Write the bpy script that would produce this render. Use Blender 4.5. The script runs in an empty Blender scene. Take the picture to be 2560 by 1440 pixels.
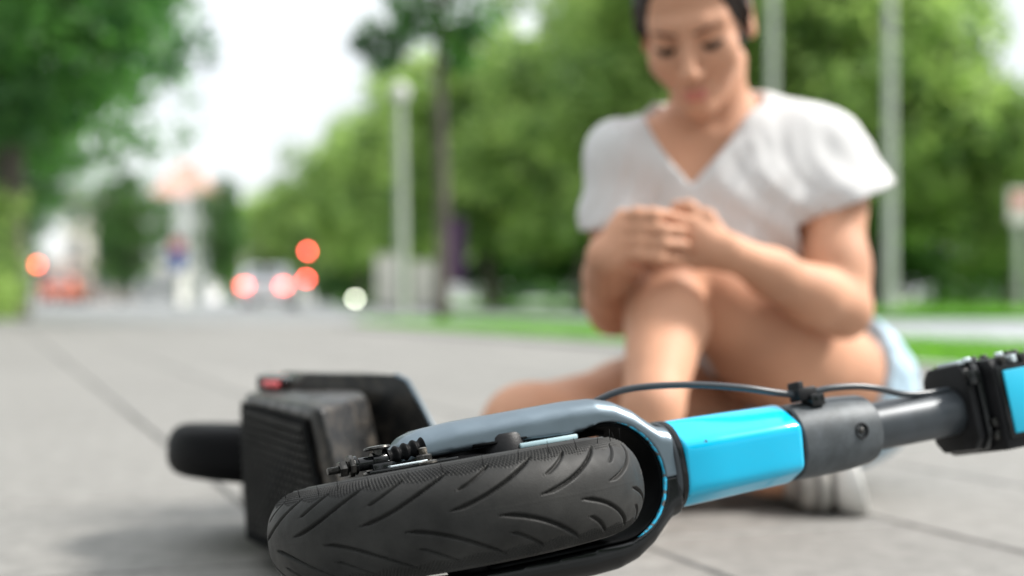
import bpy, bmesh, math, random
import numpy as np
from mathutils import Vector, Matrix, Quaternion

# ------------------------------------------------------------------ camera
S = bpy.context.scene
CAM_H = 0.28
cam_d = bpy.data.cameras.new('camera')
cam = bpy.data.objects.new('camera', cam_d)
S.collection.objects.link(cam)
S.camera = cam
cam_d.lens = 50.0
cam_d.sensor_width = 36.0
cam.location = (0, 0, CAM_H)
cam.rotation_euler = (math.radians(90.4), 0, 0)
cam_d.clip_start = 0.05
cam_d.clip_end = 3000
cam_d.dof.use_dof = True
cam_d.dof.focus_distance = 0.915
cam_d.dof.aperture_fstop = 3.25
cam_d.dof.aperture_blades = 0

# ------------------------------------------------------------------ sky
SUN_EL, SUN_AZ = math.radians(46), math.radians(80)   # azimuth from +Y towards +X
world = bpy.data.worlds.new('World')
S.world = world
world.use_nodes = True
nt = world.node_tree
nt.nodes.clear()
def N(t, **k):
    n = nt.nodes.new(t)
    for a, b in k.items():
        setattr(n, a, b)
    return n
out = N('ShaderNodeOutputWorld')
sky = N('ShaderNodeTexSky', sky_type='NISHITA')
sky.sun_disc = False
sky.sun_elevation = SUN_EL
sky.sun_rotation = SUN_AZ
bg1 = N('ShaderNodeBackground')
bg1.inputs['Strength'].default_value = 0.12
nt.links.new(sky.outputs[0], bg1.inputs['Color'])
tc = N('ShaderNodeTexCoord')
sep = N('ShaderNodeSeparateXYZ')
nt.links.new(tc.outputs['Generated'], sep.inputs[0])
clampz = N('ShaderNodeClamp')
nt.links.new(sep.outputs['Z'], clampz.inputs['Value'])
mz = N('ShaderNodeMath', operation='MULTIPLY_ADD')      # overcast dome: horizon dim, zenith bright
nt.links.new(clampz.outputs[0], mz.inputs[0])
mz.inputs[1].default_value = 0.85
mz.inputs[2].default_value = 0.74
mp = N('ShaderNodeMapping')
mp.inputs['Scale'].default_value = (1.0, 1.0, 3.2)
nt.links.new(tc.outputs['Generated'], mp.inputs[0])
noi = N('ShaderNodeTexNoise')
noi.inputs['Scale'].default_value = 2.6
noi.inputs['Detail'].default_value = 4
nt.links.new(mp.outputs[0], noi.inputs['Vector'])
cr = N('ShaderNodeValToRGB')
cr.color_ramp.elements[0].position = 0.35
cr.color_ramp.elements[0].color = (0.70, 0.73, 0.77, 1)
cr.color_ramp.elements[1].position = 0.62
cr.color_ramp.elements[1].color = (0.96, 0.99, 1.0, 1)
nt.links.new(noi.outputs['Fac'], cr.inputs[0])
bg2 = N('ShaderNodeBackground')
nt.links.new(cr.outputs[0], bg2.inputs['Color'])
nt.links.new(mz.outputs[0], bg2.inputs['Strength'])
mixw = N('ShaderNodeMixShader')
mixw.inputs[0].default_value = 0.88
nt.links.new(bg1.outputs[0], mixw.inputs[1])
nt.links.new(bg2.outputs[0], mixw.inputs[2])
nt.links.new(mixw.outputs[0], out.inputs[0])

sun_d = bpy.data.lights.new('sun', 'SUN')
sun_d.energy = 4.3
sun_d.angle = math.radians(10)
sun_d.color = (1.0, 0.965, 0.91)
sun = bpy.data.objects.new('sun', sun_d)
S.collection.objects.link(sun)
sdir = Vector((math.sin(SUN_AZ) * math.cos(SUN_EL), math.cos(SUN_AZ) * math.cos(SUN_EL), math.sin(SUN_EL)))
sun.rotation_euler = sdir.to_track_quat('Z', 'Y').to_euler()

S.view_settings.view_transform = 'Standard'
S.view_settings.look = 'None'
S.view_settings.exposure = 0.60
S.view_settings.gamma = 1.0
S.view_settings.use_curve_mapping = False
S.render.engine = 'CYCLES'
S.cycles.use_denoising = True
S.cycles.use_adaptive_sampling = False
S.cycles.max_bounces = 6
S.cycles.transparent_max_bounces = 6
S.cycles.sample_clamp_indirect = 6

# ------------------------------------------------------------------ helpers
COL = S.collection
FPX = 50.0 / 36.0 * 2560.0
HOR = 744.8

def P(px, py, d):
    """a point of the place that the photograph shows at (px, py), d metres deep"""
    return Vector(((px - 1280) / FPX * d, d, CAM_H - (py - HOR) / FPX * d))

def tag(o, label=None, cat=None, group=None, kind=None):
    if label: o['label'] = label
    if cat: o['category'] = cat
    if group: o['group'] = group
    if kind: o['kind'] = kind
    return o

def empty(name, loc=(0, 0, 0), rz=0.0, label=None, cat=None, group=None):
    o = bpy.data.objects.new(name, None)
    COL.objects.link(o)
    o.location = loc
    o.rotation_euler = (0, 0, rz)
    o.empty_display_size = 0.1
    return tag(o, label, cat, group)

def mk(name, verts, faces, mat=None, parent=None, smooth=False, M=None):
    me = bpy.data.meshes.new(name)
    verts = [tuple(v) for v in verts] if not isinstance(verts, np.ndarray) else verts.tolist()
    faces = faces.tolist() if isinstance(faces, np.ndarray) else faces
    me.from_pydata(verts, [], faces)
    if M is not None:
        me.transform(M)
    if smooth:
        me.polygons.foreach_set('use_smooth', [True] * len(me.polygons))
    me.update()
    if mat: me.materials.append(mat)
    o = bpy.data.objects.new(name, me)
    COL.objects.link(o)
    if parent: o.parent = parent
    return o

def from_bm(name, bm, mat=None, parent=None, smooth=False, M=None, angle=None):
    me = bpy.data.meshes.new(name)
    bmesh.ops.recalc_face_normals(bm, faces=bm.faces)
    bm.to_mesh(me)
    bm.free()
    if M is not None: me.transform(M)
    if smooth:
        me.polygons.foreach_set('use_smooth', [True] * len(me.polygons))
        if angle is not None:
            me.set_sharp_from_angle(angle=math.radians(angle))
    if mat: me.materials.append(mat)
    o = bpy.data.objects.new(name, me)
    COL.objects.link(o)
    if parent: o.parent = parent
    return o

def bm_box(bm, c, s, bevel=0.0, seg=2, rot=None, taper=None):
    r = bmesh.ops.create_cube(bm, size=1.0)
    vs = r['verts']
    for v in vs:
        p = Vector((v.co.x * s[0], v.co.y * s[1], v.co.z * s[2]))
        if taper and p.z > 0:
            p.x *= taper[0]; p.y *= taper[1]
        v.co = p
    if bevel > 0:
        es = list({e for v in vs for e in v.link_edges})
        rb = bmesh.ops.bevel(bm, geom=es, offset=bevel, segments=seg, profile=0.5, affect='EDGES')
        vs = list({v for f in rb['faces'] for v in f.verts} | {v for v in vs if v.is_valid})
    m = Matrix.Translation(c) @ (rot.to_4x4() if rot else Matrix())
    for v in vs: v.co = m @ v.co
    return vs

def box(name, c, s, mat, parent=None, bevel=0.0, seg=2, rot=None, M=None, taper=None):
    bm = bmesh.new()
    bm_box(bm, Vector(c), s, bevel, seg, rot, taper)
    return from_bm(name, bm, mat, parent, bevel > 0, M, 40)

def catmull(pts, n):
    pts = [Vector(p) for p in pts]
    P4 = [pts[0] * 2 - pts[1]] + pts + [pts[-1] * 2 - pts[-2]]
    o = []
    for i in range(1, len(P4) - 2):
        a, b, c, d = P4[i - 1:i + 3]
        for k in range(n):
            t = k / n
            o.append(0.5 * ((2 * b) + (c - a) * t + (2 * a - 5 * b + 4 * c - d) * t * t + (3 * b - a - 3 * c + d) * t ** 3))
    o.append(pts[-1])
    return o

def tube_geo(pts, rad, seg=12, caps=True, up=None):
    pts = [Vector(p) for p in pts]
    n = len(pts)
    if not hasattr(rad, '__len__'): rad = [rad] * n
    V, F = [], []
    t0 = (pts[1] - pts[0]).normalized()
    u = up or (Vector((0, 0, 1)) if abs(t0.z) < 0.9 else Vector((1, 0, 0)))
    u = (u - t0 * u.dot(t0)).normalized()
    for i, p in enumerate(pts):
        t = (pts[min(i + 1, n - 1)] - pts[max(i - 1, 0)]).normalized()
        u = (u - t * u.dot(t)).normalized()
        w = t.cross(u)
        for k in range(seg):
            a = 2 * math.pi * k / seg
            V.append(p + (u * math.cos(a) + w * math.sin(a)) * rad[i])
    for i in range(n - 1):
        for k in range(seg):
            k2 = (k + 1) % seg
            F.append((i * seg + k, i * seg + k2, (i + 1) * seg + k2, (i + 1) * seg + k))
    if caps:
        F.append(tuple(range(seg))[::-1])
        F.append(tuple((n - 1) * seg + k for k in range(seg)))
    return V, F

def tube(name, pts, rad, mat, parent=None, seg=14, M=None, smooth=True, angle=50):
    V, F = tube_geo(pts, rad, seg)
    o = mk(name, V, F, mat, parent, smooth, M)
    o.data.set_sharp_from_angle(angle=math.radians(angle))
    return o

def join_geo(parts):
    V, F = [], []
    for v, f in parts:
        b = len(V)
        V += list(v)
        F += [tuple(i + b for i in q) for q in f]
    return V, F

def lathe(name, prof, mat, parent=None, seg=40, origin=(0, 0, 0), axis='Z', M=None, angle=35):
    """prof: (radius, height) pairs turned about the axis"""
    V, F = [], []
    n = len(prof)
    for k in range(seg):
        a = 2 * math.pi * k / seg
        for r, h in prof:
            p = (r * math.cos(a), r * math.sin(a), h)
            if axis == 'X': p = (h, r * math.cos(a), r * math.sin(a))
            elif axis == 'Y': p = (r * math.cos(a), h, r * math.sin(a))
            V.append(Vector(p) + Vector(origin))
    for k in range(seg):
        k2 = (k + 1) % seg
        for i in range(n - 1):
            F.append((k * n + i, k2 * n + i, k2 * n + i + 1, k * n + i + 1))
    bm = bmesh.new()
    vs = [bm.verts.new(v) for v in V]
    for f in F:
        bm.faces.new([vs[i] for i in f])
    bmesh.ops.remove_doubles(bm, verts=bm.verts, dist=1e-6)
    return from_bm(name, bm, mat, parent, True, M, angle)

def sweep_rect(path, width_axis, secs, npt=20, power=4.0):
    """sweep a super-elliptic section (half width, half thickness) along a path; width_axis is constant"""
    V, F = [], []
    n = len(path)
    W = Vector(width_axis)
    for i, p in enumerate(path):
        t = (path[min(i + 1, n - 1)] - path[max(i - 1, 0)]).normalized()
        nn = t.cross(W).normalized()
        hw, ht = secs[i]
        for k in range(npt):
            a = 2 * math.pi * (k + 0.5) / npt
            c, s = math.cos(a), math.sin(a)
            x = math.copysign(abs(c) ** (2 / power), c) * hw
            y = math.copysign(abs(s) ** (2 / power), s) * ht
            V.append(p + W * x + nn * y)
    for i in range(n - 1):
        for k in range(npt):
            k2 = (k + 1) % npt
            F.append((i * npt + k, i * npt + k2, (i + 1) * npt + k2, (i + 1) * npt + k))
    F.append(tuple(range(npt))[::-1])
    F.append(tuple((n - 1) * npt + k for k in range(npt)))
    return V, F

# ------------------------------------------------------------------ materials
def mat(name, col, rough=0.5, metal=0.0, noise=0.0, nscale=20.0, bump=0.0, bscale=200.0, coat=0.0, spec=None,
        sss=0.0, emit=None, estr=0.0, trans=0.0, alpha=None, col2=None, ramp=(0.4, 0.6), detail=5.0, rnd=0.0, obj_rand=0.0, rvar=0.0):
    m = bpy.data.materials.new(name)
    m.use_nodes = True
    t = m.node_tree
    b = t.nodes['Principled BSDF']
    b.inputs['Base Color'].default_value = (*col, 1)
    b.inputs['Roughness'].default_value = rough
    b.inputs['Metallic'].default_value = metal
    if coat:
        b.inputs['Coat Weight'].default_value = coat
        b.inputs['Coat Roughness'].default_value = 0.06
    if spec is not None: b.inputs['Specular IOR Level'].default_value = spec
    if sss:
        b.inputs['Subsurface Weight'].default_value = sss
        b.inputs['Subsurface Radius'].default_value = (0.012, 0.005, 0.003)
        b.inputs['Subsurface Scale'].default_value = 0.6
    if emit:
        b.inputs['Emission Color'].default_value = (*emit, 1)
        b.inputs['Emission Strength'].default_value = estr
    if trans: b.inputs['Transmission Weight'].default_value = trans
    if noise or bump or col2 or rvar:
        tcn = t.nodes.new('ShaderNodeTexCoord')
    src = None
    if noise or col2:
        nz = t.nodes.new('ShaderNodeTexNoise')
        nz.inputs['Scale'].default_value = nscale
        nz.inputs['Detail'].default_value = detail
        if detail >= 8: nz.inputs['Roughness'].default_value = 0.72
        t.links.new(tcn.outputs['Object'], nz.inputs['Vector'])
        rp = t.nodes.new('ShaderNodeValToRGB')
        rp.color_ramp.elements[0].position = ramp[0]
        rp.color_ramp.elements[1].position = ramp[1]
        lo = tuple(c * (1 - noise) for c in col) if col2 is None else col
        hi = tuple(min(1, c * (1 + noise)) for c in col) if col2 is None else col2
        rp.color_ramp.elements[0].color = (*lo, 1)
        rp.color_ramp.elements[1].color = (*hi, 1)
        t.links.new(nz.outputs['Fac'], rp.inputs[0])
        t.links.new(rp.outputs[0], b.inputs['Base Color'])
        src = rp.outputs[0]
    if rvar:
        n3 = t.nodes.new('ShaderNodeTexNoise')
        n3.inputs['Scale'].default_value = nscale * 1.7
        n3.inputs['Detail'].default_value = 6
        t.links.new(tcn.outputs['Object'], n3.inputs['Vector'])
        mr = t.nodes.new('ShaderNodeMapRange')
        mr.inputs[1].default_value = 0.35; mr.inputs[2].default_value = 0.65
        mr.inputs[3].default_value = rough - rvar; mr.inputs[4].default_value = rough + rvar
        t.links.new(n3.outputs['Fac'], mr.inputs[0])
        t.links.new(mr.outputs[0], b.inputs['Roughness'])
    if obj_rand or rnd:
        hs = t.nodes.new('ShaderNodeHueSaturation')
        if src: t.links.new(src, hs.inputs['Color'])
        else: hs.inputs['Color'].default_value = (*col, 1)
        if obj_rand:
            oi = t.nodes.new('ShaderNodeObjectInfo'); so = oi.outputs['Random']; amt = obj_rand
        else:
            oi = t.nodes.new('ShaderNodeAttribute'); oi.attribute_name = 'tint'; so = oi.outputs['Fac']; amt = rnd
        mr = t.nodes.new('ShaderNodeMapRange')
        mr.inputs[3].default_value = 1 - amt; mr.inputs[4].default_value = 1 + amt
        t.links.new(so, mr.inputs[0]); t.links.new(mr.outputs[0], hs.inputs['Value'])
        t.links.new(hs.outputs[0], b.inputs['Base Color'])
    if bump:
        n2 = t.nodes.new('ShaderNodeTexNoise')
        n2.inputs['Scale'].default_value = bscale
        n2.inputs['Detail'].default_value = 4
        t.links.new(tcn.outputs['Object'], n2.inputs['Vector'])
        bp = t.nodes.new('ShaderNodeBump')
        bp.inputs['Strength'].default_value = bump
        bp.inputs['Distance'].default_value = 0.002
        t.links.new(n2.outputs['Fac'], bp.inputs['Height'])
        t.links.new(bp.outputs[0], b.inputs['Normal'])
    return m

def foliage_mat(name, dark, light, trl=0.45):
    m = bpy.data.materials.new(name)
    m.use_nodes = True
    t = m.node_tree
    t.nodes.clear()
    o = t.nodes.new('ShaderNodeOutputMaterial')
    at = t.nodes.new('ShaderNodeAttribute'); at.attribute_name = 'tint'
    rp = t.nodes.new('ShaderNodeValToRGB')
    rp.color_ramp.elements[0].color = (*dark, 1)
    rp.color_ramp.elements[1].color = (*light, 1)
    t.links.new(at.outputs['Fac'], rp.inputs[0])
    pb = t.nodes.new('ShaderNodeBsdfPrincipled')
    pb.inputs['Roughness'].default_value = 0.5
    t.links.new(rp.outputs[0], pb.inputs['Base Color'])
    tr = t.nodes.new('ShaderNodeBsdfTranslucent')
    hs = t.nodes.new('ShaderNodeHueSaturation')
    hs.inputs['Value'].default_value = 1.7
    hs.inputs['Saturation'].default_value = 1.05
    t.links.new(rp.outputs[0], hs.inputs['Color'])
    t.links.new(hs.outputs[0], tr.inputs['Color'])
    mx = t.nodes.new('ShaderNodeMixShader')
    mx.inputs[0].default_value = trl
    t.links.new(pb.outputs[0], mx.inputs[1])
    t.links.new(tr.outputs[0], mx.inputs[2])
    t.links.new(mx.outputs[0], o.inputs[0])
    return m

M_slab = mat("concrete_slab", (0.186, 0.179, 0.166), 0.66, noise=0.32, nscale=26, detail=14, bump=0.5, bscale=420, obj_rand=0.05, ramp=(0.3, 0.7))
M_slab_far = mat("concrete_slab_far", (0.222, 0.228, 0.228), 0.62, noise=0.12, nscale=3, rnd=0.06, ramp=(0.3, 0.7))  # distant slabs: grazing sky sheen put into a paler, cooler colour
M_joint = mat('joint_sand', (0.15, 0.14, 0.125), 0.95, noise=0.25, nscale=60)
M_asph = mat('asphalt', (0.30, 0.315, 0.33), 0.6, noise=0.12, nscale=1.2)
M_ground = mat('soil', (0.10, 0.12, 0.06), 0.95, noise=0.3, nscale=0.6)
M_kerb = mat('kerb_stone', (0.34, 0.33, 0.31), 0.85, noise=0.12, nscale=10)
M_paint = mat('road_paint', (0.75, 0.75, 0.72), 0.7)
M_grass = foliage_mat('grass_blades', (0.07, 0.20, 0.02), (0.20, 0.42, 0.06), 0.4)
M_turf = mat('turf_soil', (0.10, 0.22, 0.04), 0.95, noise=0.3, nscale=8)
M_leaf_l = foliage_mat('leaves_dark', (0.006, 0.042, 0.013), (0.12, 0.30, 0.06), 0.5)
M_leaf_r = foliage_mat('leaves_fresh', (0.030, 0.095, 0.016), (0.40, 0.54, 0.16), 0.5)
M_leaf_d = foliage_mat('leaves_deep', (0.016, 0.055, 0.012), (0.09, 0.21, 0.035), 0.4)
M_bark = mat('bark', (0.10, 0.085, 0.07), 0.9, noise=0.3, nscale=6, bump=0.6, bscale=30)
M_pole = mat('pole_paint', (0.40, 0.44, 0.36), 0.5, noise=0.06, nscale=3)
M_cream = mat('cream_render', (0.76, 0.72, 0.64), 0.85, noise=0.05, nscale=0.4)
M_white = mat('white_render', (0.68, 0.67, 0.64), 0.8, noise=0.04, nscale=0.4)
M_pink = mat('red_roof_tile', (0.60, 0.36, 0.29), 0.8, noise=0.15, nscale=1.0)
M_glassd = mat('window_glass', (0.10, 0.12, 0.13), 0.12)
M_frame = mat('window_frame', (0.62, 0.60, 0.56), 0.6)
M_carw = mat('white_car_paint', (0.72, 0.73, 0.74), 0.28, coat=0.6)
M_card = mat('dark_car_paint', (0.05, 0.06, 0.08), 0.28, coat=0.6)
M_carr = mat('orange_car_paint', (0.62, 0.16, 0.08), 0.28, coat=0.6)
M_tyre_far = mat('car_tyre', (0.03, 0.03, 0.03), 0.8)
M_rim = mat('alloy', (0.5, 0.5, 0.52), 0.35, metal=0.9)
M_red = mat('red_tail_lamp', (0.5, 0.02, 0.02), 0.3, emit=(1.0, 0.11, 0.09), estr=15)
M_red2 = mat('red_signal_lamp', (0.5, 0.02, 0.02), 0.3, emit=(1.0, 0.085, 0.075), estr=34)
M_org = mat('orange_signal_lamp', (0.5, 0.08, 0.02), 0.3, emit=(1.0, 0.13, 0.06), estr=22)
M_pale = mat('pale_lamp_glass', (0.7, 0.7, 0.6), 0.3, emit=(0.75, 0.8, 0.62), estr=16)
M_black = mat('black_plastic_far', (0.03, 0.03, 0.032), 0.5)
M_blue_sign = mat('blue_sign_face', (0.04, 0.12, 0.42), 0.4)
M_red_sign = mat('red_sign_face', (0.50, 0.06, 0.05), 0.4)
M_purple = mat('purple_banner_cloth', (0.075, 0.025, 0.09), 0.8)
M_cab = mat('cabinet_paint', (0.74, 0.70, 0.62), 0.6, noise=0.05, nscale=4)

# scooter materials
M_tread = mat('tyre_rubber', (0.0185, 0.018, 0.0168), 0.56, noise=0.55, nscale=30, bump=0.12, bscale=1200, rvar=0.08, ramp=(0.3, 0.75), spec=0.22, detail=9)
M_fork = mat('satin_grey_paint', (0.135, 0.172, 0.20), 0.33, metal=0.70, noise=0.05, nscale=30, bump=0.04, bscale=1500, rvar=0.03)
M_forkb = mat('black_fork_lining', (0.0035, 0.004, 0.0045), 0.7, spec=0.05, noise=0.3, nscale=80)
M_blue = mat('cyan_gloss_paint', (0.0, 0.43, 0.68), 0.30, coat=0.7, spec=0.12, col2=(0.02, 0.07, 0.09), nscale=110, ramp=(0.715, 0.735), detail=3)
M_chip = mat('chipped_blue_edge', (0.02, 0.38, 0.60), 0.40, col2=(0.10, 0.10, 0.10), nscale=260, ramp=(0.53, 0.57))
M_collar = mat('grey_collar', (0.062, 0.070, 0.076), 0.50, metal=0.2, spec=0.35, noise=0.22, nscale=38, detail=9, bump=0.12, bscale=1800)
M_steer = mat('dark_steering_tube', (0.042, 0.049, 0.056), 0.40, metal=0.3, noise=0.12, nscale=40)
M_plast = mat('black_plastic', (0.008, 0.008, 0.009), 0.45, spec=0.2, noise=0.2, nscale=60, bump=0.1, bscale=900)
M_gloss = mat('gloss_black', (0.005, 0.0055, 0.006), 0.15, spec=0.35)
M_rubber = mat('black_rubber', (0.005, 0.005, 0.0055), 0.5, spec=0.06, bump=0.15, bscale=800)
M_cable = mat('cable_sheath', (0.030, 0.036, 0.042), 0.35)
M_steel = mat('worn_steel', (0.30, 0.28, 0.25), 0.35, metal=0.95, noise=0.35, nscale=400)
M_dsteel = mat('blackened_steel', (0.055, 0.053, 0.05), 0.32, metal=0.8, noise=0.35, nscale=300)
M_deck = mat('scuffed_deck_plastic', (0.008, 0.008, 0.0078), 0.38, spec=0.35, col2=(0.080, 0.066, 0.052), nscale=42, ramp=(0.47, 0.74), detail=8, rvar=0.1, bump=0.15, bscale=500)
M_grid = mat('deck_grip', (0.032, 0.031, 0.029), 0.7, spec=0.15, noise=0.2, nscale=30)
M_cyanp = mat('cyan_panel', (0.01, 0.42, 0.62), 0.35)
M_refl = mat('clear_plastic', (0.75, 0.80, 0.85), 0.12, coat=0.5)
M_redrefl = mat('red_reflector', (0.60, 0.10, 0.11), 0.2, emit=(1.0, 0.12, 0.12), estr=0.08)
M_strip = mat('pale_strip', (0.38, 0.52, 0.56), 0.3)
M_silver = mat('silver_line', (0.65, 0.72, 0.75), 0.25, metal=0.6)

# person materials
M_skin = mat('skin', (0.53, 0.278, 0.175), 0.62, sss=0.12, spec=0.28, noise=0.13, nscale=11, ramp=(0.3, 0.7))
M_lips = mat('lips', (0.50, 0.17, 0.13), 0.45)
M_hair = mat('dark_hair', (0.026, 0.017, 0.013), 0.5, spec=0.2, noise=0.3, nscale=50)
M_brow = mat('eyebrow_hair', (0.07, 0.035, 0.022), 0.7)
M_shirt = mat('white_jersey', (0.55, 0.54, 0.535), 0.9, noise=0.02, nscale=12, bump=0.1, bscale=700)
M_denim = mat('pale_denim', (0.36, 0.48, 0.57), 0.9, noise=0.2, nscale=40)
M_shoe = mat('shoe_canvas', (0.30, 0.285, 0.26), 0.85, noise=0.12, nscale=60)
M_shoew = mat('white_shoe_rubber', (0.60, 0.59, 0.56), 0.55)
M_shoed = mat('shoe_groove_rubber', (0.12, 0.11, 0.10), 0.7)

# ------------------------------------------------------------------ the setting
U = Vector((-0.347, 0.938, 0)); Wd = Vector((0.938, 0.347, 0))   # along / across the pavement
def AB(a, b, z=0.0):
    p = U * a + Wd * b
    return Vector((p.x, p.y, z))

g = mk('ground', [(-900, -60, -0.16), (900, -60, -0.16), (900, 1600, -0.16), (-900, 1600, -0.16)], [(0, 1, 2, 3)], M_ground)
tag(g, kind='structure')
# carriageway: a wide sheet from the grass strip to the trees and on to the far end of the street
road = mk('road', [AB(-30, 5.3, -0.11), AB(-30, 26, -0.11), AB(60, 30, -0.11), (60, 260, -0.11), (-150, 260, -0.11), (-80, 45, -0.11), AB(14.6, 3.4, -0.11)],
          [(0, 1, 2, 3, 4, 5, 6)], M_asph)
tag(road, kind='structure')
verge = mk('verge', [(6.0, 24, -0.05), (60, 22.5, -0.05), (90, 80, -0.05), (-18, 140, -0.05), (-7.5, 62, -0.05), (-1.2, 40, -0.05)], [(0, 1, 2, 3, 4, 5)], M_turf)
tag(verge, kind='structure')
for k in range(12):
    a = 18 + k * 5.5
    c = AB(a, 9.3, -0.106)
    o = mk('lane_marking', [c - U * 1.4 - Wd * .07, c + U * 1.4 - Wd * .07, c + U * 1.4 + Wd * .07, c - U * 1.4 + Wd * .07], [(0, 1, 2, 3)], M_paint)
    tag(o, kind='structure')

pave = mk('pavement', [AB(-4, -7.5, -0.012), AB(-4, 3.38, -0.012), AB(14.3, 3.38, -0.012), AB(15.2, 5.2, -0.012), AB(48, 9, -0.012), AB(48, -12, -0.012), AB(12, -9.0, -0.012)],
          [(0, 1, 2, 3, 4, 5, 6)], M_joint)
tag(pave, kind='structure')
# paving slabs, laid in running bond
SW, SL, GAP = 0.372, 0.56, 0.0045
def slab_mesh():
    bm = bmesh.new()
    bm_box(bm, Vector((0, 0, -0.03)), (SW - GAP, SL - GAP, 0.06), 0.004, 1)
    me = bpy.data.meshes.new('paving_slab')
    bmesh.ops.recalc_face_normals(bm, faces=bm.faces)
    bm.to_mesh(me); bm.free()
    me.materials.append(M_slab)
    return me
slab_me = slab_mesh()
rotz = math.atan2(U.y, U.x) - math.pi / 2
rs = random.Random(4)
cand, far = [], []
for i in range(-22, 30):
    for j in range(-6, 84):
        b = 0.70 + SW * (i + 0.5)
        a = 0.38 + SL * (j + 0.5 + (0.5 if i % 2 else 0.0))
        if b > 3.38 - SW * 0.5 and a < 14.6: continue
        if b > 8 or b < -7: continue
        p = AB(a, b)
        if a < -2: continue
        d = p.y
        if d < 0.2: far.append((a, b)); continue
        if abs(p.x) < d * 0.36 + 0.45 and d > 1.0:
            cand.append((d, a, b))
        else:
            far.append((a, b))
cand.sort()
for d, a, b in cand[:290]:
    o = bpy.data.objects.new('paving_slab', slab_me)
    COL.objects.link(o)
    o.parent = pave
    p = AB(a, b, rs.uniform(-0.0012, 0.0006) if d > 2.4 else rs.uniform(-.0006, 0.0))
    o.location = p
    o.rotation_euler = (rs.uniform(-.0015, .0015), rs.uniform(-.0015, .0015), rotz)
far += [(a, b) for d, a, b in cand[290:]]
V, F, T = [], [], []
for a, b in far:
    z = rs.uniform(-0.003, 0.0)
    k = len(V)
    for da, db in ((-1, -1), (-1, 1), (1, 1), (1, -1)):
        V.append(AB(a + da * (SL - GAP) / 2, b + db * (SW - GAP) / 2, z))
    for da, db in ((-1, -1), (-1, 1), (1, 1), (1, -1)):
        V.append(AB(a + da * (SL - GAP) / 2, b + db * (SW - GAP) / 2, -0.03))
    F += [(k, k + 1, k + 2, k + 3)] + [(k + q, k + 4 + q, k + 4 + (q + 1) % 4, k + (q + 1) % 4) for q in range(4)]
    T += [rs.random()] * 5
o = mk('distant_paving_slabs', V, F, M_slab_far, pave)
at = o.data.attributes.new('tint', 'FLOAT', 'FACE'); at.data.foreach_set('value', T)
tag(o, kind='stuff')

# kerbs round the grass strip and the pavement end
def kerb_run(p0, p1, w=0.12, n=12):
    ln = (p1 - p0).length
    n = max(1, int(ln / 0.9))
    dr = (p1 - p0).normalized()
    ang = math.atan2(dr.y, dr.x)
    for k in range(n):
        c = p0 + dr * ((k + 0.5) * ln / n)
        o = box('kerb_stone', (0, 0, 0), (ln / n - 0.008, w, 0.22), M_kerb, None, 0.012, 1)
        o.location = (c.x, c.y, -0.085)
        o.rotation_euler = (0, 0, ang)
        o.parent = kerb
kerb = tag(empty('kerb'), kind='structure')
kerb_run(AB(2, 3.44), AB(13.9, 3.44))
kerb_run(AB(2, 5.24), AB(13.9, 5.24))
kerb_run(AB(14.0, 3.46), AB(14.6, 4.3)); kerb_run(AB(14.6, 4.35), AB(14.0, 5.2))

# ------------------------------------------------------------------ foliage builders
def leaf_cloud(name, rng, centres, radii, per, size, mt, parent=None, flat=0.75, kind=None):
    """leaf-sized faces in clumps; centres/radii of the clumps"""
    C = np.repeat(np.array(centres), per, axis=0)
    R = np.repeat(np.array(radii), per)
    n = len(C)
    d = rng.normal(size=(n, 3)); d /= np.linalg.norm(d, axis=1)[:, None]
    rad = R * (0.35 + 0.65 * rng.random(n) ** 0.5)
    pos = C + d * rad[:, None] * np.array([1, 1, flat])
    nrm = d * 0.6 + rng.normal(size=(n, 3)) * 0.7 + np.array([0, 0, 0.5])
    nrm /= np.linalg.norm(nrm, axis=1)[:, None]
    ax = np.cross(nrm, rng.normal(size=(n, 3))); ax /= np.linalg.norm(ax, axis=1)[:, None]
    bx = np.cross(nrm, ax)
    s = size * (0.6 + 0.8 * rng.random(n))[:, None]
    v = np.stack([pos - ax * s * 0.55, pos + bx * s * 0.32 + ax * s * .05, pos + ax * s * 0.55, pos - bx * s * 0.32 + ax * s * .05], axis=1).reshape(-1, 3)
    f = np.arange(n * 4).reshape(-1, 4)
    me = bpy.data.meshes.new(name)
    me.vertices.add(len(v)); me.vertices.foreach_set('co', v.astype(np.float32).ravel())
    me.loops.add(n * 4); me.loops.foreach_set('vertex_index', f.ravel().astype(np.int32))
    me.polygons.add(n); me.polygons.foreach_set('loop_start', (np.arange(n) * 4).astype(np.int32))
    me.update(calc_edges=True)
    cl = np.repeat(rng.random(len(centres)), per)
    tint = np.clip(cl * 0.65 + rng.random(n) * 0.5 - 0.07, 0, 1)
    at = me.attributes.new('tint', 'FLOAT', 'FACE'); at.data.foreach_set('value', tint.astype(np.float32))
    me.materials.append(mt)
    return me

def crown_centres(rng, n, rx, rz, zc, rmin, rmax, low=0.0):
    cs, rr = [], []
    while len(cs) < n:
        p = rng.normal(size=3); p /= np.linalg.norm(p)
        k = rng.random() ** 0.4
        p = p * k
        if p[2] < -0.85 + low: continue
        wob = 0.82 + 0.3 * math.sin(3 * math.atan2(p[1], p[0]) + zc)
        cs.append([p[0] * rx * wob, p[1] * rx * wob, zc + p[2] * rz]); rr.append(rng.uniform(rmin, rmax))
    return cs, rr

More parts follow.
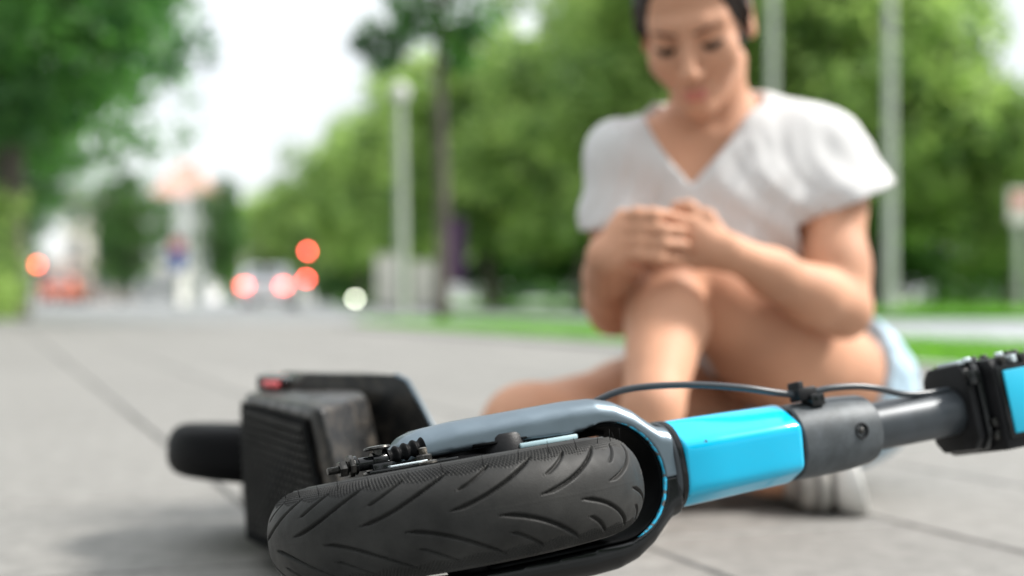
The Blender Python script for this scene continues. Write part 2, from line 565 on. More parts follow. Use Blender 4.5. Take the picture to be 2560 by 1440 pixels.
def trunk_geo(rng, h, r0, rx, rz, zc, nl=7):
    parts = []
    pts = [Vector((0, 0, 0)), Vector((rng.uniform(-.05, .05) * h * .3, 0, h * .3)), Vector((rng.uniform(-.03, .03) * h, rng.uniform(-.03, .03) * h, h * .65)), Vector((0, 0, h))]
    path = catmull(pts, 5)
    parts.append(tube_geo(path, [r0 * (1.25 if i == 0 else 1) * (1 - 0.75 * i / len(path)) for i in range(len(path))], 10))
    for k in range(nl):
        a = k * 2.4 + rng.random()
        z0 = zc - rz * .75 + k / nl * rz * 0.9
        e = Vector((math.cos(a) * rx * .7, math.sin(a) * rx * .7, z0 + rz * rng.uniform(.3, .7)))
        s0 = Vector((0, 0, max(z0, h * .25)))
        mid = (s0 + e) / 2 + Vector((0, 0, -rz * .08))
        pp = catmull([s0, mid, e], 4)
        parts.append(tube_geo(pp, [r0 * .42 * (1 - .8 * i / len(pp)) for i in range(len(pp))], 7))
    return join_geo(parts)

def tree_proto(seed, h, rx, rz, zc, n, per, size, mt, r0, rmin, rmax, low=0.0):
    rng = np.random.default_rng(seed)
    cs, rr = crown_centres(rng, n, rx, rz, zc, rmin, rmax, low)
    cm = leaf_cloud('crown', rng, cs, rr, per, size, mt)
    V, F = trunk_geo(rng, h, r0, rx, rz, zc)
    tm = bpy.data.meshes.new('trunk')
    tm.from_pydata([tuple(v) for v in V], [], F); tm.polygons.foreach_set('use_smooth', [True] * len(tm.polygons)); tm.update()
    tm.materials.append(M_bark)
    return tm, cm

def place_tree(proto, loc, rz, sc, label, group, name='deciduous_tree', cat='tree'):
    e = empty(name, loc, rz, label, cat, group)
    e.scale = (sc, sc, sc) if not hasattr(sc, '__len__') else sc
    for nm, me in (('trunk', proto[0]), ('crown', proto[1])):
        o = bpy.data.objects.new(nm, me); COL.objects.link(o); o.parent = e
    return e

# prototypes
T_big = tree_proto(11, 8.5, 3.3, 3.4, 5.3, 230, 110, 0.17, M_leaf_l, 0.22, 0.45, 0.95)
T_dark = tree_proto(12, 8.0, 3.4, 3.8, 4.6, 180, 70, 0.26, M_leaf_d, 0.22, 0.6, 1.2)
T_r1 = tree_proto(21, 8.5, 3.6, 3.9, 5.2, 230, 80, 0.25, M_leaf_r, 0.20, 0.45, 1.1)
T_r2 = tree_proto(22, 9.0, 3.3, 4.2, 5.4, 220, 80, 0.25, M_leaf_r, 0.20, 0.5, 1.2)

def gx(px, d): return (px - 1280) / FPX * d

# left-hand trees: the leafy mass that hangs into the top left of the photograph
G_L = 'trees along the left of the street'
place_tree(T_big, (-6.85, 19.5, -.15), 0.4, 1.05, 'nearest dense green tree filling the top left corner above the pavement', G_L)
place_tree(T_big, (-10.6, 24.5, 0), 2.1, (1.05, 1.05, 1.0), 'green tree just behind the nearest one at the left edge', G_L)
place_tree(T_dark, (gx(306, 75), 75, 0), 1.0, (.70, .70, .84), 'dark rounded tree standing between the two pale buildings on the left', G_L)
place_tree(T_dark, (gx(556, 90), 90, 0), 2.0, (.50, .50, .95), 'narrow dark tree right of the pale tower down the street', G_L)
place_tree(T_big, (gx(0, 34), 34, 0), 3.0, (.70, .70, .72), 'low dark tree standing behind the hedge at the far left', G_L)

# right-hand row
G_R = 'row of trees beyond the road'
row = [(2525, 29, .52, 'small low light green tree near the right edge beyond the road'),
       (2200, 31, .98, 'green tree rising right behind the right lamp mast'),
       (1985, 33, 1.12, 'green tree behind the woman\'s left shoulder'),
       (1660, 36, 1.15, 'green tree rising directly behind the woman\'s head'),
       (1455, 41, 1.05, 'green tree left of the woman, its top meeting the sky gap'),
       (1225, 49, 1.08, 'green tree seen right of the brown young trunk'),
       (1045, 58, 1.06, 'green tree behind the pale pole and the young trunk'),
       (905, 70, 1.02, 'green tree left of the pale pole'),
       (800, 84, 1.00, 'green tree above the upper red signal'),
       (715, 102, .98, 'small distant green tree above the white car'),
       (640, 124, .95, 'farthest green tree of the row, lowest against the sky')]
for i, (px, d, s, lb) in enumerate(row):
    place_tree(T_r1 if i % 2 else T_r2, (gx(px, d), d, -0.1), i * 1.7, s, lb, G_R)
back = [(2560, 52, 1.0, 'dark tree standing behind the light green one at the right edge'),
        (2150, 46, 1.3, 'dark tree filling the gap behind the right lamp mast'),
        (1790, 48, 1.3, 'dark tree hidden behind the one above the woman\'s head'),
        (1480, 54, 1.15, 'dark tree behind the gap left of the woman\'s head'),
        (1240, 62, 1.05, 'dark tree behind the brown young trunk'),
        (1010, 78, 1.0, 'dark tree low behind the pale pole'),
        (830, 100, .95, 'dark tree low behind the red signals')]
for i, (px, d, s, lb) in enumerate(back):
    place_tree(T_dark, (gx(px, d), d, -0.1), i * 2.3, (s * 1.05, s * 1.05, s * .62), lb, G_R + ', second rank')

# shrub belt under the right-hand trees: a dark continuous planting
rng = np.random.default_rng(5)
cs, rr = [], []
for k in range(240):
    t = rng.random()
    px = 820 + 1900 * t
    d = 37 + (1 - t) * 40 + rng.uniform(-2, 4)
    cs.append([gx(px, d), d, rng.uniform(0.2, 2.6)]); rr.append(rng.uniform(.6, 1.2))
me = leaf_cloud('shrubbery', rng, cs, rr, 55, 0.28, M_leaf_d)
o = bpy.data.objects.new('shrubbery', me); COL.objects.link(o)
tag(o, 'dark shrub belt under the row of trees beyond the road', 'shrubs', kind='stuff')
# hedge at the far left
cs, rr = [], []
for k in range(90):
    t = rng.random()
    cs.append([gx(-90 + 110 * rng.random(), 17 + 6 * t), 17 + 6 * t, rng.uniform(0.1, 1.55)]); rr.append(rng.uniform(.2, .4))
me = leaf_cloud('hedge', rng, cs, rr, 90, 0.10, M_leaf_r)
o = bpy.data.objects.new('hedge', me); COL.objects.link(o)
tag(o, 'upright yellow-green hedge at the left edge under the nearest tree', 'hedge')
# far wood at the end of the street
cs, rr = [], []
for k in range(260):
    px = rng.uniform(-200, 1100)
    d = rng.uniform(190, 230)
    top = 6 + 2.5 * math.sin(px * .013) + (3 if px < 60 else 0)
    cs.append([gx(px, d), d, rng.uniform(0, top)]); rr.append(rng.uniform(1.5, 3))
me = leaf_cloud('distant_wood', rng, cs, rr, 36, 1.0, M_leaf_d)
o = bpy.data.objects.new('distant_wood', me); COL.objects.link(o)
tag(o, 'far green wood closing the end of the street', 'wood', kind='stuff')

# grass of the strip and of the verge edge
def grass_mesh(name, pts, hgt, wdt, seed):
    rng = np.random.default_rng(seed)
    n = len(pts)
    a = rng.random(n) * math.tau
    dx = np.stack([np.cos(a), np.sin(a), np.zeros(n)], 1) * wdt
    h = hgt * (0.5 + rng.random(n))
    lean = rng.normal(size=(n, 3)) * np.array([.35, .35, 0]) * h[:, None]
    tip = pts + lean + np.stack([np.zeros(n), np.zeros(n), h], 1)
    v = np.stack([pts - dx, pts + dx, tip], 1).reshape(-1, 3)
    me = bpy.data.meshes.new(name)
    me.vertices.add(n * 3); me.vertices.foreach_set('co', v.astype(np.float32).ravel())
    me.loops.add(n * 3); me.loops.foreach_set('vertex_index', np.arange(n * 3).astype(np.int32))
    me.polygons.add(n); me.polygons.foreach_set('loop_start', (np.arange(n) * 3).astype(np.int32))
    me.update(calc_edges=True)
    at = me.attributes.new('tint', 'FLOAT', 'FACE'); at.data.foreach_set('value', rng.random(n).astype(np.float32))
    me.materials.append(M_grass)
    return me
soil = mk('grass_strip_soil', [AB(1.5, 3.5, -0.02), AB(1.5, 5.18, -0.02), AB(13.95, 5.18, -0.02), AB(14.5, 4.32, -0.02), AB(13.95, 3.5, -0.02)], [(0, 1, 2, 3, 4)], M_turf)
tag(soil, kind='structure')
n = 60000
ab = np.stack([rng.uniform(2.0, 14.3, n), rng.uniform(3.52, 5.15, n)], 1)
pts = ab[:, :1] * np.array([[U.x, U.y, 0]]) + ab[:, 1:] * np.array([[Wd.x, Wd.y, 0]]); pts[:, 2] = -0.02
o = bpy.data.objects.new('grass', grass_mesh('grass', pts, 0.075, 0.006, 2)); COL.objects.link(o)
tag(o, 'short grass strip running along the pavement edge behind the woman', 'grass', kind='stuff')
n = 30000
t = rng.random(n); w = rng.random(n)
pts = np.stack([6.0 + 24 * t - 4 * w, 24.1 - 1.5 * t + 12 * w, np.full(n, -0.05)], 1)
o = bpy.data.objects.new('grass', grass_mesh('grass', pts, 0.14, 0.03, 3)); COL.objects.link(o)
tag(o, 'grass verge on the far side of the road at the right edge', 'grass', kind='stuff')

# young tree standing in the grass strip end, brown slim trunk
rngp = np.random.default_rng(31)
yt = empty('young_tree', (gx(1105, 16.2), 16.2, -0.02), 0.0, 'slim young tree with a brown trunk and sparse dark leaves in the grass strip', 'tree')
tr = [Vector((0, 0, 0)), Vector((.01, 0, 1.2)), Vector((-.03, 0, 2.6)), Vector((-.02, 0, 4.2)), Vector((0, 0, 5.6))]
brs = [tube_geo(catmull(tr, 6), [0.085 * (1 - .6 * i / 24) for i in range(25)], 12)]
for a, z0, e in ((3.3, 2.75, (-.75, 0, 3.35)), (.3, 2.9, (.6, .2, 3.5)), (2.4, 3.4, (-.5, .4, 4.4)), (5.5, 3.6, (.5, -.3, 4.6)), (1, 4, (.3, .5, 5))):
    brs.append(tube_geo(catmull([(0, 0, z0), ((e[0]) * .5, e[1] * .5, (z0 + e[2]) / 2 - .05), e], 5), [.035 - .0025 * i for i in range(11)], 7))
V, F = join_geo(brs)
mk('trunk', V, F, M_bark, yt, True)
cs = [[-.62, 0, 3.12], [-.80, .1, 3.35], [-.45, -.1, 3.3], [-.62, 0, 2.98], [.0, 0, 3.35], [.22, .1, 3.0], [-.15, 0, 3.55], [.5, 0, 3.5], [-.4, 0, 3.7], [.2, .2, 3.75], [.35, -.2, 3.3]]
cs += [[-.70, 0, 3.0], [-.55, .1, 3.5], [-.9, 0, 3.2], [.15, 0, 3.15], [.32, 0, 3.35], [-.3, .1, 3.5]]
rr = [.26, .24, .24, .18, .26, .2, .3, .24, .3, .3, .2, .24, .3, .2, .24, .24, .26]
for k in range(40):
    v = rngp.normal(size=3); v /= np.linalg.norm(v)
    cs.append([v[0] * 1.0, v[1] * 1.0, 4.7 + v[2] * 0.9]); rr.append(rngp.uniform(.25, .45))
me = leaf_cloud('crown', rngp, cs, rr, 95, 0.10, M_leaf_l)
o = bpy.data.objects.new('crown', me); COL.objects.link(o); o.parent = yt

# ------------------------------------------------------------------ masts, signs, signals
def mast(px, d, h, r, label, arm=1.6, armdir=1, z0=-0.1):
    e = empty('lamp_mast', (gx(px, d), d, z0), 0, label, 'lamp post', 'pale street masts beyond the pavement')
    tube('pole', [(0, 0, 0.35), (0, 0, h * .5), (0, 0, h)], [r, r * .9, r * .7], M_pole, e, 16)
    tube('base', [(0, 0, 0), (0, 0, .35), (0, 0, .40)], [r * 1.35, r * 1.3, r * 1.02], M_pole, e, 16)
    tube('arm', catmull([(0, 0, h - .05), (armdir * arm * .4, 0, h + .3), (armdir * arm, 0, h + .35)], 5), r * .35, M_pole, e, 10)
    hd = box('lamp_head', (armdir * (arm + .25), 0, h + .33), (.7, .28, .12), M_pole, e, .03)
    box('lens', (0, 0, -.065), (.5, .2, .02), M_refl, hd, .005).location = (armdir * (arm + .25), 0, h + .33)
    return e
mast(2226, 25.5, 8.5, 0.10, 'tall pale grey mast standing right of the woman')
mast(1932, 27.0, 8.5, 0.095, 'tall pale grey mast rising behind the woman\'s left shoulder', armdir=-1)
# the left pole carries a small pale globe
e = empty('globe_lamp_post', (gx(1006, 24.5), 24.5, -0.1), 0, 'pale post with a round white globe left of the young trunk', 'lamp post')
tube('pole', [(0, 0, 0), (-.02, 0, 1.9), (-.05, 0, 3.72)], [.09, .085, .075], M_pole, e, 16)
lathe('globe', [(0.0, -.17), (.08, -.15), (.15, -.08), (.17, 0), (.15, .08), (.08, .15), (0.0, .17)], M_white, e, 20, (-.05, 0, 3.92))
# street name and parking signs
e = empty('sign_post', (gx(445, 40), 40, -0.1), 0, 'small blue and red traffic sign on a post by the far kerb', 'sign')
tube('post', [(0, 0, 0), (0, 0, 2.1)], .04, M_pole, e, 10)
box('blue_plate', (0, -.05, 1.42), (.42, .02, .5), M_blue_sign, e, .004)
lathe('red_disc', [(0, -.01), (.22, -.01), (.22, .01), (0, .01)], M_red_sign, e, 24, (0, -.05, 1.85), 'Y')
e = empty('mast_thin', (gx(486, 43), 43, -0.1), 0, 'slender grey green street post just right of the blue sign', 'lamp post')
e.name = 'street_post'
tube('pole', [(0, 0, 0), (0, 0, 4.2)], [.09, .06], M_pole, e, 12)
box('cap', (0, 0, 4.24), (.25, .25, .08), M_pole, e, .02)
e = empty('road_sign', (gx(2548, 26), 26, -0.1), 0, 'orange and cream road sign on a pale post at the right edge', 'sign')
tube('post', [(0, 0, 0), (0, 0, 2.3)], .07, M_pole, e, 10)
box('cream_plate', (0, -.08, 2.05), (.42, .03, .62), M_cab, e, .005)
box('orange_plate', (0, -.10, 2.15), (.26, .015, .26), M_carr, e, .004)

def signal(px, d, zl, mt, r, label, side=.0):
    e = empty('traffic_signal', (gx(px, d) + side, d, -0.1), 0, label, 'traffic light', 'red signals down the street')
    tube('post', [(0, 0, 0), (0, 0, zl + .9)], .06, M_black, e, 10)
    hd = box('signal_head', (0, -.12, zl - .15), (.34, .22, 1.0), M_black, e, .03)
    for k, dz in enumerate((0.0, -.3, -.6)):
        lathe('lamp', [(0, -.02), (r if k == 0 else .1, -.02), (r if k == 0 else .1, .0), (0, 0)], mt if k == 0 else M_black, hd, 24, (0, -.24, zl + dz + .1), 'Y')
        tube('visor', [(0, -.23, zl + dz + .13 + .11), (0, -.42, zl + dz + .11 + .11)], .012, M_black, hd, 6)
    return e
signal(771, 80, CAM_H + (HOR - 628) / FPX * 80, M_red2, .11, 'traffic light showing red above and right of the white car')
signal(98, 60, CAM_H + (HOR - 662) / FPX * 60, M_org, .09, 'traffic light glowing orange red at the left by the hedge')
# low repeater lamp under the first signal
e = empty('warning_lamp', (gx(766, 70), 70, -0.1), 0, 'low red lamp on a short post beside the white car', 'lamp')
zl = CAM_H + (HOR - 697) / FPX * 70 + .1
tube('post', [(0, 0, 0), (0, 0, zl - .1)], .05, M_black, e, 10)
box('housing', (0, .03, zl), (.28, .12, .28), M_black, e, .02)
lathe('lamp', [(0, -.02), (.10, -.02), (.10, .0), (0, 0)], M_red2, e, 24, (0, -.04, zl), 'Y')
# small pale marker light near the ground
e = empty('bollard_light', (gx(888, 30), 30, -0.1), 0, 'little bollard with a pale lit glass top beyond the end of the grass strip', 'bollard')
tube('post', [(0, 0, 0), (0, 0, .32)], .05, M_pole, e, 12)
lathe('lamp_glass', [(0, 0), (.048, 0), (.048, .05), (.03, .075), (0, .08)], M_pale, e, 20, (0, 0, .325))
# banner and cabinets
e = empty('banner', (gx(1135, 35), 35, -0.1), 0, 'dark purple upright banner behind the young trunk', 'banner')
tube('post', [(-.25, 0, 0), (-.25, 0, 2.4)], .035, M_black, e, 8)
tube('crossbar', [(-.25, 0, 2.35), (.3, 0, 2.35)], .02, M_black, e, 8)
V, F = [], []
for i in range(9):
    for j in range(13):
        V.append((-.22 + .5 * i / 8, .03 * math.sin(i * 1.1 + j * .3), .75 + 1.58 * j / 12))
for i in range(8):
    for j in range(12):
        F.append((i * 13 + j, (i + 1) * 13 + j, (i + 1) * 13 + j + 1, i * 13 + j + 1))
o = mk('cloth', V, F, M_purple, e, True)
sm = o.modifiers.new('s', 'SOLIDIFY'); sm.thickness = .01
for px, d, w, h, lb in ((975, 42, .78, 1.42, 'taller cream utility cabinet behind the pale globe post'), (1060, 42, .74, 1.22, 'lower cream utility cabinet just left of the young trunk')):
    e = empty('utility_cabinet', (gx(px, d), d, -0.1), 0, lb, 'cabinet', 'cream cabinets beyond the road')
    box('plinth', (0, 0, .09), (w + .04, .45, .18), M_kerb, e, .01)
    box('body', (0, 0, .18 + h / 2), (w, .4, h), M_cab, e, .03)
    for s in (-1, 1):
        dr = box('door', (s * w * .245, -.21, .2 + h / 2), (w * .46, .02, h * .9), M_cab, e, .008)
        box('handle', (0, 0, 0), (.03, .03, .16), M_black, dr, .005).location = (s * .06, -.225, .2 + h / 2)
    box('lid', (0, 0, .2 + h + .02), (w + .08, .48, .06), M_cab, e, .015)

# ------------------------------------------------------------------ buildings
def building(px, d, w, h, dep, mt, nx, nz, label, rooft=None, ry=0.0, parapet=True):
    e = empty('building', (gx(px, d), d + dep / 2, -0.1), ry, label, 'building')
    wl = box('wall', (0, 0, h / 2), (w, dep, h), mt, e)
    if rooft:
        bm = bmesh.new()
        vs = [bm.verts.new(v) for v in ((-w / 2 - .3, -dep / 2 - .3, h), (w / 2 + .3, -dep / 2 - .3, h), (w / 2 + .3, dep / 2 + .3, h), (-w / 2 - .3, dep / 2 + .3, h), (-w * .12, 0, h + rooft), (w * .12, 0, h + rooft))]
        for f in ((0, 1, 5, 4), (1, 2, 5), (2, 3, 4, 5), (3, 0, 4), (3, 2, 1, 0)):
            bm.faces.new([vs[i] for i in f])
        from_bm('roof', bm, M_pink, e)
    else:
        box('cornice', (0, 0, h + .12), (w + .4, dep + .4, .25), mt, e)
    ww, wh = w / nx * .5, h / nz * .52
    for i in range(nx):
        for k in range(nz):
            x = -w / 2 + w * (i + .5) / nx
            z = h * (k + .55) / nz
            f = box('window', (x, -dep / 2 - .02, z), (ww + .16, .08, wh + .16), M_frame, e)
            g2 = box('pane', (x, -dep / 2 - .075, z), (ww, .04, wh), M_glassd, f)
            box('sill', (x, -dep / 2 - .13, z - wh / 2 - .1), (ww + .3, .22, .06), mt, f)
    return e
building(452, 150, 6.2, 11.2, 6, M_white, 2, 4, 'white narrow tower building with red hipped roof down the street', 3.8)
building(222, 95, 3.2, 7.0, 7, M_cream, 2, 3, 'tall cream house front beside the dark rounded tree')
building(150, 90, 3.6, 2.6, 6, M_cream, 2, 1, 'lowest cream house at the left behind the orange car')
building(318, 88, 4.6, 2.2, 6, M_cream, 3, 1, 'long low cream house left of the blue sign')
building(395, 86, 2.6, 1.9, 4, M_white, 2, 1, 'small white kiosk house below the white tower')
building(655, 105, 3.0, 5.9, 6, M_cream, 2, 3, 'cream building seen between trees directly above the white car')
building(722, 130, 2.6, 4.2, 6, M_white, 1, 2, 'slim white building left of the upper red signal')

# ------------------------------------------------------------------ cars
def car(px, d, rz, mt, label, lights=True, sc=1.0):
    e = empty('car', (gx(px, d), d, -0.108), rz, label, 'car', 'cars down the street')
    e.scale = (sc, sc, sc)
    # x across, y forward; side profile lofted with tumblehome
    prof = [(-2.05, .32), (-2.1, .55), (-2.06, .86), (-1.9, 1.0), (-1.55, 1.38), (-1.2, 1.46), (0.1, 1.48), (.55, 1.38), (1.15, .98), (1.9, .84), (2.08, .62), (2.08, .32)]
    V, F = [], []
    xs = [-.88, -.80, -.62, .62, .80, .88]
    for x in xs:
        for y, z in prof:
            k = 1.0
            if z > .9:
                k = 1.0 - (z - .9) * .34
            inset = 0.0 if abs(x) < .85 else 0.04
            V.append((x * k, y * (1 - inset * .3), z - (inset * .6 if z > .8 else 0)))
    n = len(prof)
    for i in range(len(xs) - 1):
        for j in range(n):
            j2 = (j + 1) % n
            F.append((i * n + j, (i + 1) * n + j, (i + 1) * n + j2, i * n + j2))
    F.append(tuple(range(n))); F.append(tuple((len(xs) - 1) * n + j for j in range(n))[::-1])
    mk('body', V, F, mt, e)
    # glass
    mk('rear_window', [(-.60, -1.90, 1.03), (.60, -1.90, 1.03), (.52, -1.60, 1.38), (-.52, -1.60, 1.38)], [(0, 1, 2, 3)], M_glassd, e)
    mk('windscreen', [(-.62, .64, 1.37), (.62, .64, 1.37), (.70, 1.16, 1.02), (-.70, 1.16, 1.02)], [(0, 1, 2, 3)], M_glassd, e)
    for s in (-1, 1):
        mk('side_window', [(s * .87, -1.55, 1.02), (s * .87, .95, 1.02), (s * .76, .45, 1.36), (s * .76, -1.25, 1.38)], [(0, 1, 2, 3)], M_glassd, e)
        if lights:
            box('tail_light', (s * .66, -2.10, .80), (.26, .06, .15), M_red, e, .02)
        else:
            box('tail_light', (s * .66, -2.10, .80), (.26, .06, .15), M_red_sign, e, .02)
        box('door_mirror', (s * .96, .62, 1.02), (.18, .10, .13), mt, e, .03)
        for y in (-1.3, 1.3):
            w = lathe('wheel', [(.0, -.10), (.24, -.10), (.31, -.09), (.32, 0), (.31, .09), (.24, .10), (0, .10)], M_tyre_far, e, 24, (s * .78, y, .32), 'X')
            lathe('rim', [(0, .0), (.2, .0), (.2, s * .02), (0, s * .03)], M_rim, w, 16, (s * .78 + s * .105, y, .32), 'X')
    box('bumper', (0, -2.08, .45), (1.62, .14, .22), mt, e, .04)
    box('number_plate', (0, -2.14, .62), (.5, .02, .11), M_white, e)
    if lights:
        box('brake_light', (0, -1.66, 1.40), (.3, .04, .03), M_red_sign, e)
    return e
car(678, 50, 0.05, M_carw, 'white car seen from behind with its red tail lights lit')
car(166, 88, 0.1, M_carr, 'orange red car standing by the cream house at the left', False, 1.15)
car(1330, 80, 1.5, M_card, 'dark parked car under the trees left of the woman', False)
car(2420, 60, 1.4, M_carw, 'pale parked car under the trees right of the mast', False)


# unseen trees added beside and behind the viewer to shade the low sky
cs, rr = [], []
rb = np.random.default_rng(77)
for cx, cy, rad, hh in ((-9.5, 5.5, 2.6, 7.5), (-8.5, -2.5, 3.0, 8.0), (-4.0, -9.5, 3.2, 8.0), (3.5, -11.5, 3.2, 8.5), (10.5, -8.0, 3.2, 8.5), (14.0, -1.0, 2.8, 8.0)):
    for k in range(70):
        v = rb.normal(size=3); v /= np.linalg.norm(v); v *= rb.random() ** .4
        cs.append([cx + v[0] * rad, cy + v[1] * rad, hh * .56 + v[2] * hh * .42]); rr.append(rb.uniform(.5, 1.0))
me = leaf_cloud('unseen_shade_trees', rb, cs, rr, 45, 0.34, M_leaf_d)
o = bpy.data.objects.new('unseen_shade_trees', me); COL.objects.link(o)
tag(o, 'added leafy trees outside the picture, shading the low sky', 'trees', kind='stuff')
# ------------------------------------------------------------------ signed-distance modelling for the person
class Vol:
    def __init__(s, lo, hi, h):
        s.lo = np.array(lo, float); s.h = h
        s.n = np.ceil((np.array(hi, float) - s.lo) / h).astype(int) + 1
        s.D = np.full(s.n, 0.2, np.float32)
    def region(s, lo, hi):
        a = np.maximum(np.floor((np.array(lo) - s.lo) / s.h).astype(int), 0)
        b = np.minimum(np.ceil((np.array(hi) - s.lo) / s.h).astype(int) + 1, s.n)
        if (b <= a).any(): return None
        sl = tuple(slice(x, y) for x, y in zip(a, b))
        g = [(s.lo[i] + s.h * np.arange(a[i], b[i])).astype(np.float32) for i in range(3)]
        X, Y, Z = g[0][:, None, None], g[1][None, :, None], g[2][None, None, :]
        return sl, X, Y, Z
    def _comb(s, sl, d, k, op):
        A = s.D[sl]
        if op == 'add':
            if k > 0:
                h = np.maximum(k - np.abs(A - d), 0) / k
                A = np.minimum(A, d) - h * h * k * .25
            else: A = np.minimum(A, d)
        else:
            d = -d
            if k > 0:
                h = np.maximum(k - np.abs(A - d), 0) / k
                A = np.maximum(A, d) + h * h * k * .25
            else: A = np.maximum(A, d)
        s.D[sl] = A
    def cap(s, a, b, ra, rb=None, k=.02, op='add', sc=(1, 1, 1)):
        """tapered capsule; sc squeezes space round its middle"""
        rb = ra if rb is None else rb
        a = np.array(a, float); b = np.array(b, float); sc = np.array(sc, float)
        m = max(ra, rb) * sc.max() + k + .012
        rg = s.region(np.minimum(a, b) - m, np.maximum(a, b) + m)
        if rg is None: return
        sl, X, Y, Z = rg
        c = (a + b) / 2
        A, B = (a - c) / sc, (b - c) / sc
        X = (X - c[0]) / sc[0]; Y = (Y - c[1]) / sc[1]; Z = (Z - c[2]) / sc[2]
        ab = B - A; l2 = float(ab @ ab) + 1e-12
        t = np.clip(((X - A[0]) * ab[0] + (Y - A[1]) * ab[1] + (Z - A[2]) * ab[2]) / l2, 0, 1)
        d = np.sqrt((X - A[0] - ab[0] * t) ** 2 + (Y - A[1] - ab[1] * t) ** 2 + (Z - A[2] - ab[2] * t) ** 2) - (ra + (rb - ra) * t)
        s._comb(sl, (d * sc.min()).astype(np.float32), k, op)
    def chain(s, pts, rad, k=.02, op='add', sc=(1, 1, 1)):
        for i in range(len(pts) - 1):
            s.cap(pts[i], pts[i + 1], rad[i], rad[i + 1], k, op, sc)
    def ell(s, c, r, Rm=None, k=.02, op='add'):
        c = np.array(c, float); r = np.array(r, float)
        Rm = np.eye(3) if Rm is None else np.array(Rm)     # columns are the axes
        m = r.max() + k + .012
        rg = s.region(c - m, c + m)
        if rg is None: return
        sl, X, Y, Z = rg
        X = X - c[0]; Y = Y - c[1]; Z = Z - c[2]
        q = [(X * Rm[0, i] + Y * Rm[1, i] + Z * Rm[2, i]) for i in range(3)]
        k0 = np.sqrt(sum((q[i] / r[i]) ** 2 for i in range(3)))
        k1 = np.sqrt(sum((q[i] / r[i] ** 2) ** 2 for i in range(3))) + 1e-9
        d = k0 * (k0 - 1) / k1
        s._comb(sl, d.astype(np.float32), k, op)
    def plane(s, p, nrm, k=0.0, lo=None, hi=None):
        """keep the side the normal points away from"""
        p = np.array(p, float); nrm = np.array(nrm, float); nrm /= np.linalg.norm(nrm)
        lo = s.lo if lo is None else lo; hi = s.lo + s.h * s.n if hi is None else hi
        rg = s.region(lo, hi)
        sl, X, Y, Z = rg
        d = (X - p[0]) * nrm[0] + (Y - p[1]) * nrm[1] + (Z - p[2]) * nrm[2]
        s._comb(sl, (-d).astype(np.float32) + 0 * X + 0 * Y + 0 * Z, k, 'sub')
    def grid(s):
        sl, X, Y, Z = s.region(s.lo, s.lo + s.h * s.n)
        return X, Y, Z
    def merge(s, o, k=.005):
        if k > 0:
            h = np.maximum(k - np.abs(s.D - o.D), 0) / k
            s.D = np.minimum(s.D, o.D) - h * h * k * .25
        else:
            s.D = np.minimum(s.D, o.D)
    def mesh(s):
        D = s.D; neg = D < 0
        nx, ny, nz = D.shape
        c = neg[:-1, :-1, :-1].astype(np.int8)
        for dx, dy, dz in ((1, 0, 0), (0, 1, 0), (0, 0, 1), (1, 1, 0), (1, 0, 1), (0, 1, 1), (1, 1, 1)):
            c = c + neg[dx:nx - 1 + dx, dy:ny - 1 + dy, dz:nz - 1 + dz]
        act = (c > 0) & (c < 8)
        idx = np.full(act.shape, -1, np.int64)
        ii = np.argwhere(act)
        idx[act] = np.arange(len(ii))
        acc = np.zeros((len(ii), 3)); cnt = np.zeros(len(ii))
        corners = [(0, 0, 0), (1, 0, 0), (0, 1, 0), (0, 0, 1), (1, 1, 0), (1, 0, 1), (0, 1, 1), (1, 1, 1)]
        for i0 in range(8):
            for i1 in range(i0 + 1, 8):
                p0, p1 = np.array(corners[i0]), np.array(corners[i1])
                if np.abs(p0 - p1).sum() != 1: continue
                a = D[ii[:, 0] + p0[0], ii[:, 1] + p0[1], ii[:, 2] + p0[2]]
                b = D[ii[:, 0] + p1[0], ii[:, 1] + p1[1], ii[:, 2] + p1[2]]
                m = (a < 0) != (b < 0)
                t = np.where(m, a / np.where(m, a - b, 1), 0)
                acc += np.where(m[:, None], p0 + (p1 - p0) * t[:, None], 0); cnt += m
        v = s.lo + s.h * (ii + acc / cnt[:, None])
        F = []
        for ax in range(3):
            o1, o2 = (ax + 1) % 3, (ax + 2) % 3
            sl0 = [slice(None)] * 3; sl1 = [slice(None)] * 3
            sl0[ax] = slice(0, -1); sl1[ax] = slice(1, None)
            e = neg[tuple(sl0)] != neg[tuple(sl1)]
            E = np.argwhere(e)
            E = E[(E[:, o1] > 0) & (E[:, o2] > 0) & (E[:, o1] < D.shape[o1] - 1) & (E[:, o2] < D.shape[o2] - 1)]
            ng = neg[E[:, 0], E[:, 1], E[:, 2]]
            def at(d1, d2):
                q = E.copy(); q[:, o1] += d1; q[:, o2] += d2
                return idx[q[:, 0], q[:, 1], q[:, 2]]
            quad = np.stack([at(-1, -1), at(0, -1), at(0, 0), at(-1, 0)], 1)
            quad[~ng] = quad[~ng][:, ::-1]
            F.append(quad)
        F = np.concatenate(F)
        F = F[(F >= 0).all(1)]
        return v, F
def vnoise(x, y, z, seed):
    """smooth value noise in -1..1"""
    rg = np.random.default_rng(seed); T = rg.random((32, 32, 32)).astype(np.float32) * 2 - 1
    xi, yi, zi = np.floor(x).astype(int), np.floor(y).astype(int), np.floor(z).astype(int)
    fx, fy, fz = x - xi, y - yi, z - zi
    fx, fy, fz = [f * f * (3 - 2 * f) for f in (fx, fy, fz)]
    r = 0
    for a in (0, 1):
        for b in (0, 1):
            for c in (0, 1):
                w = (fx if a else 1 - fx) * (fy if b else 1 - fy) * (fz if c else 1 - fz)
                r = r + w * T[(xi + a) % 32, (yi + b) % 32, (zi + c) % 32]
    return r
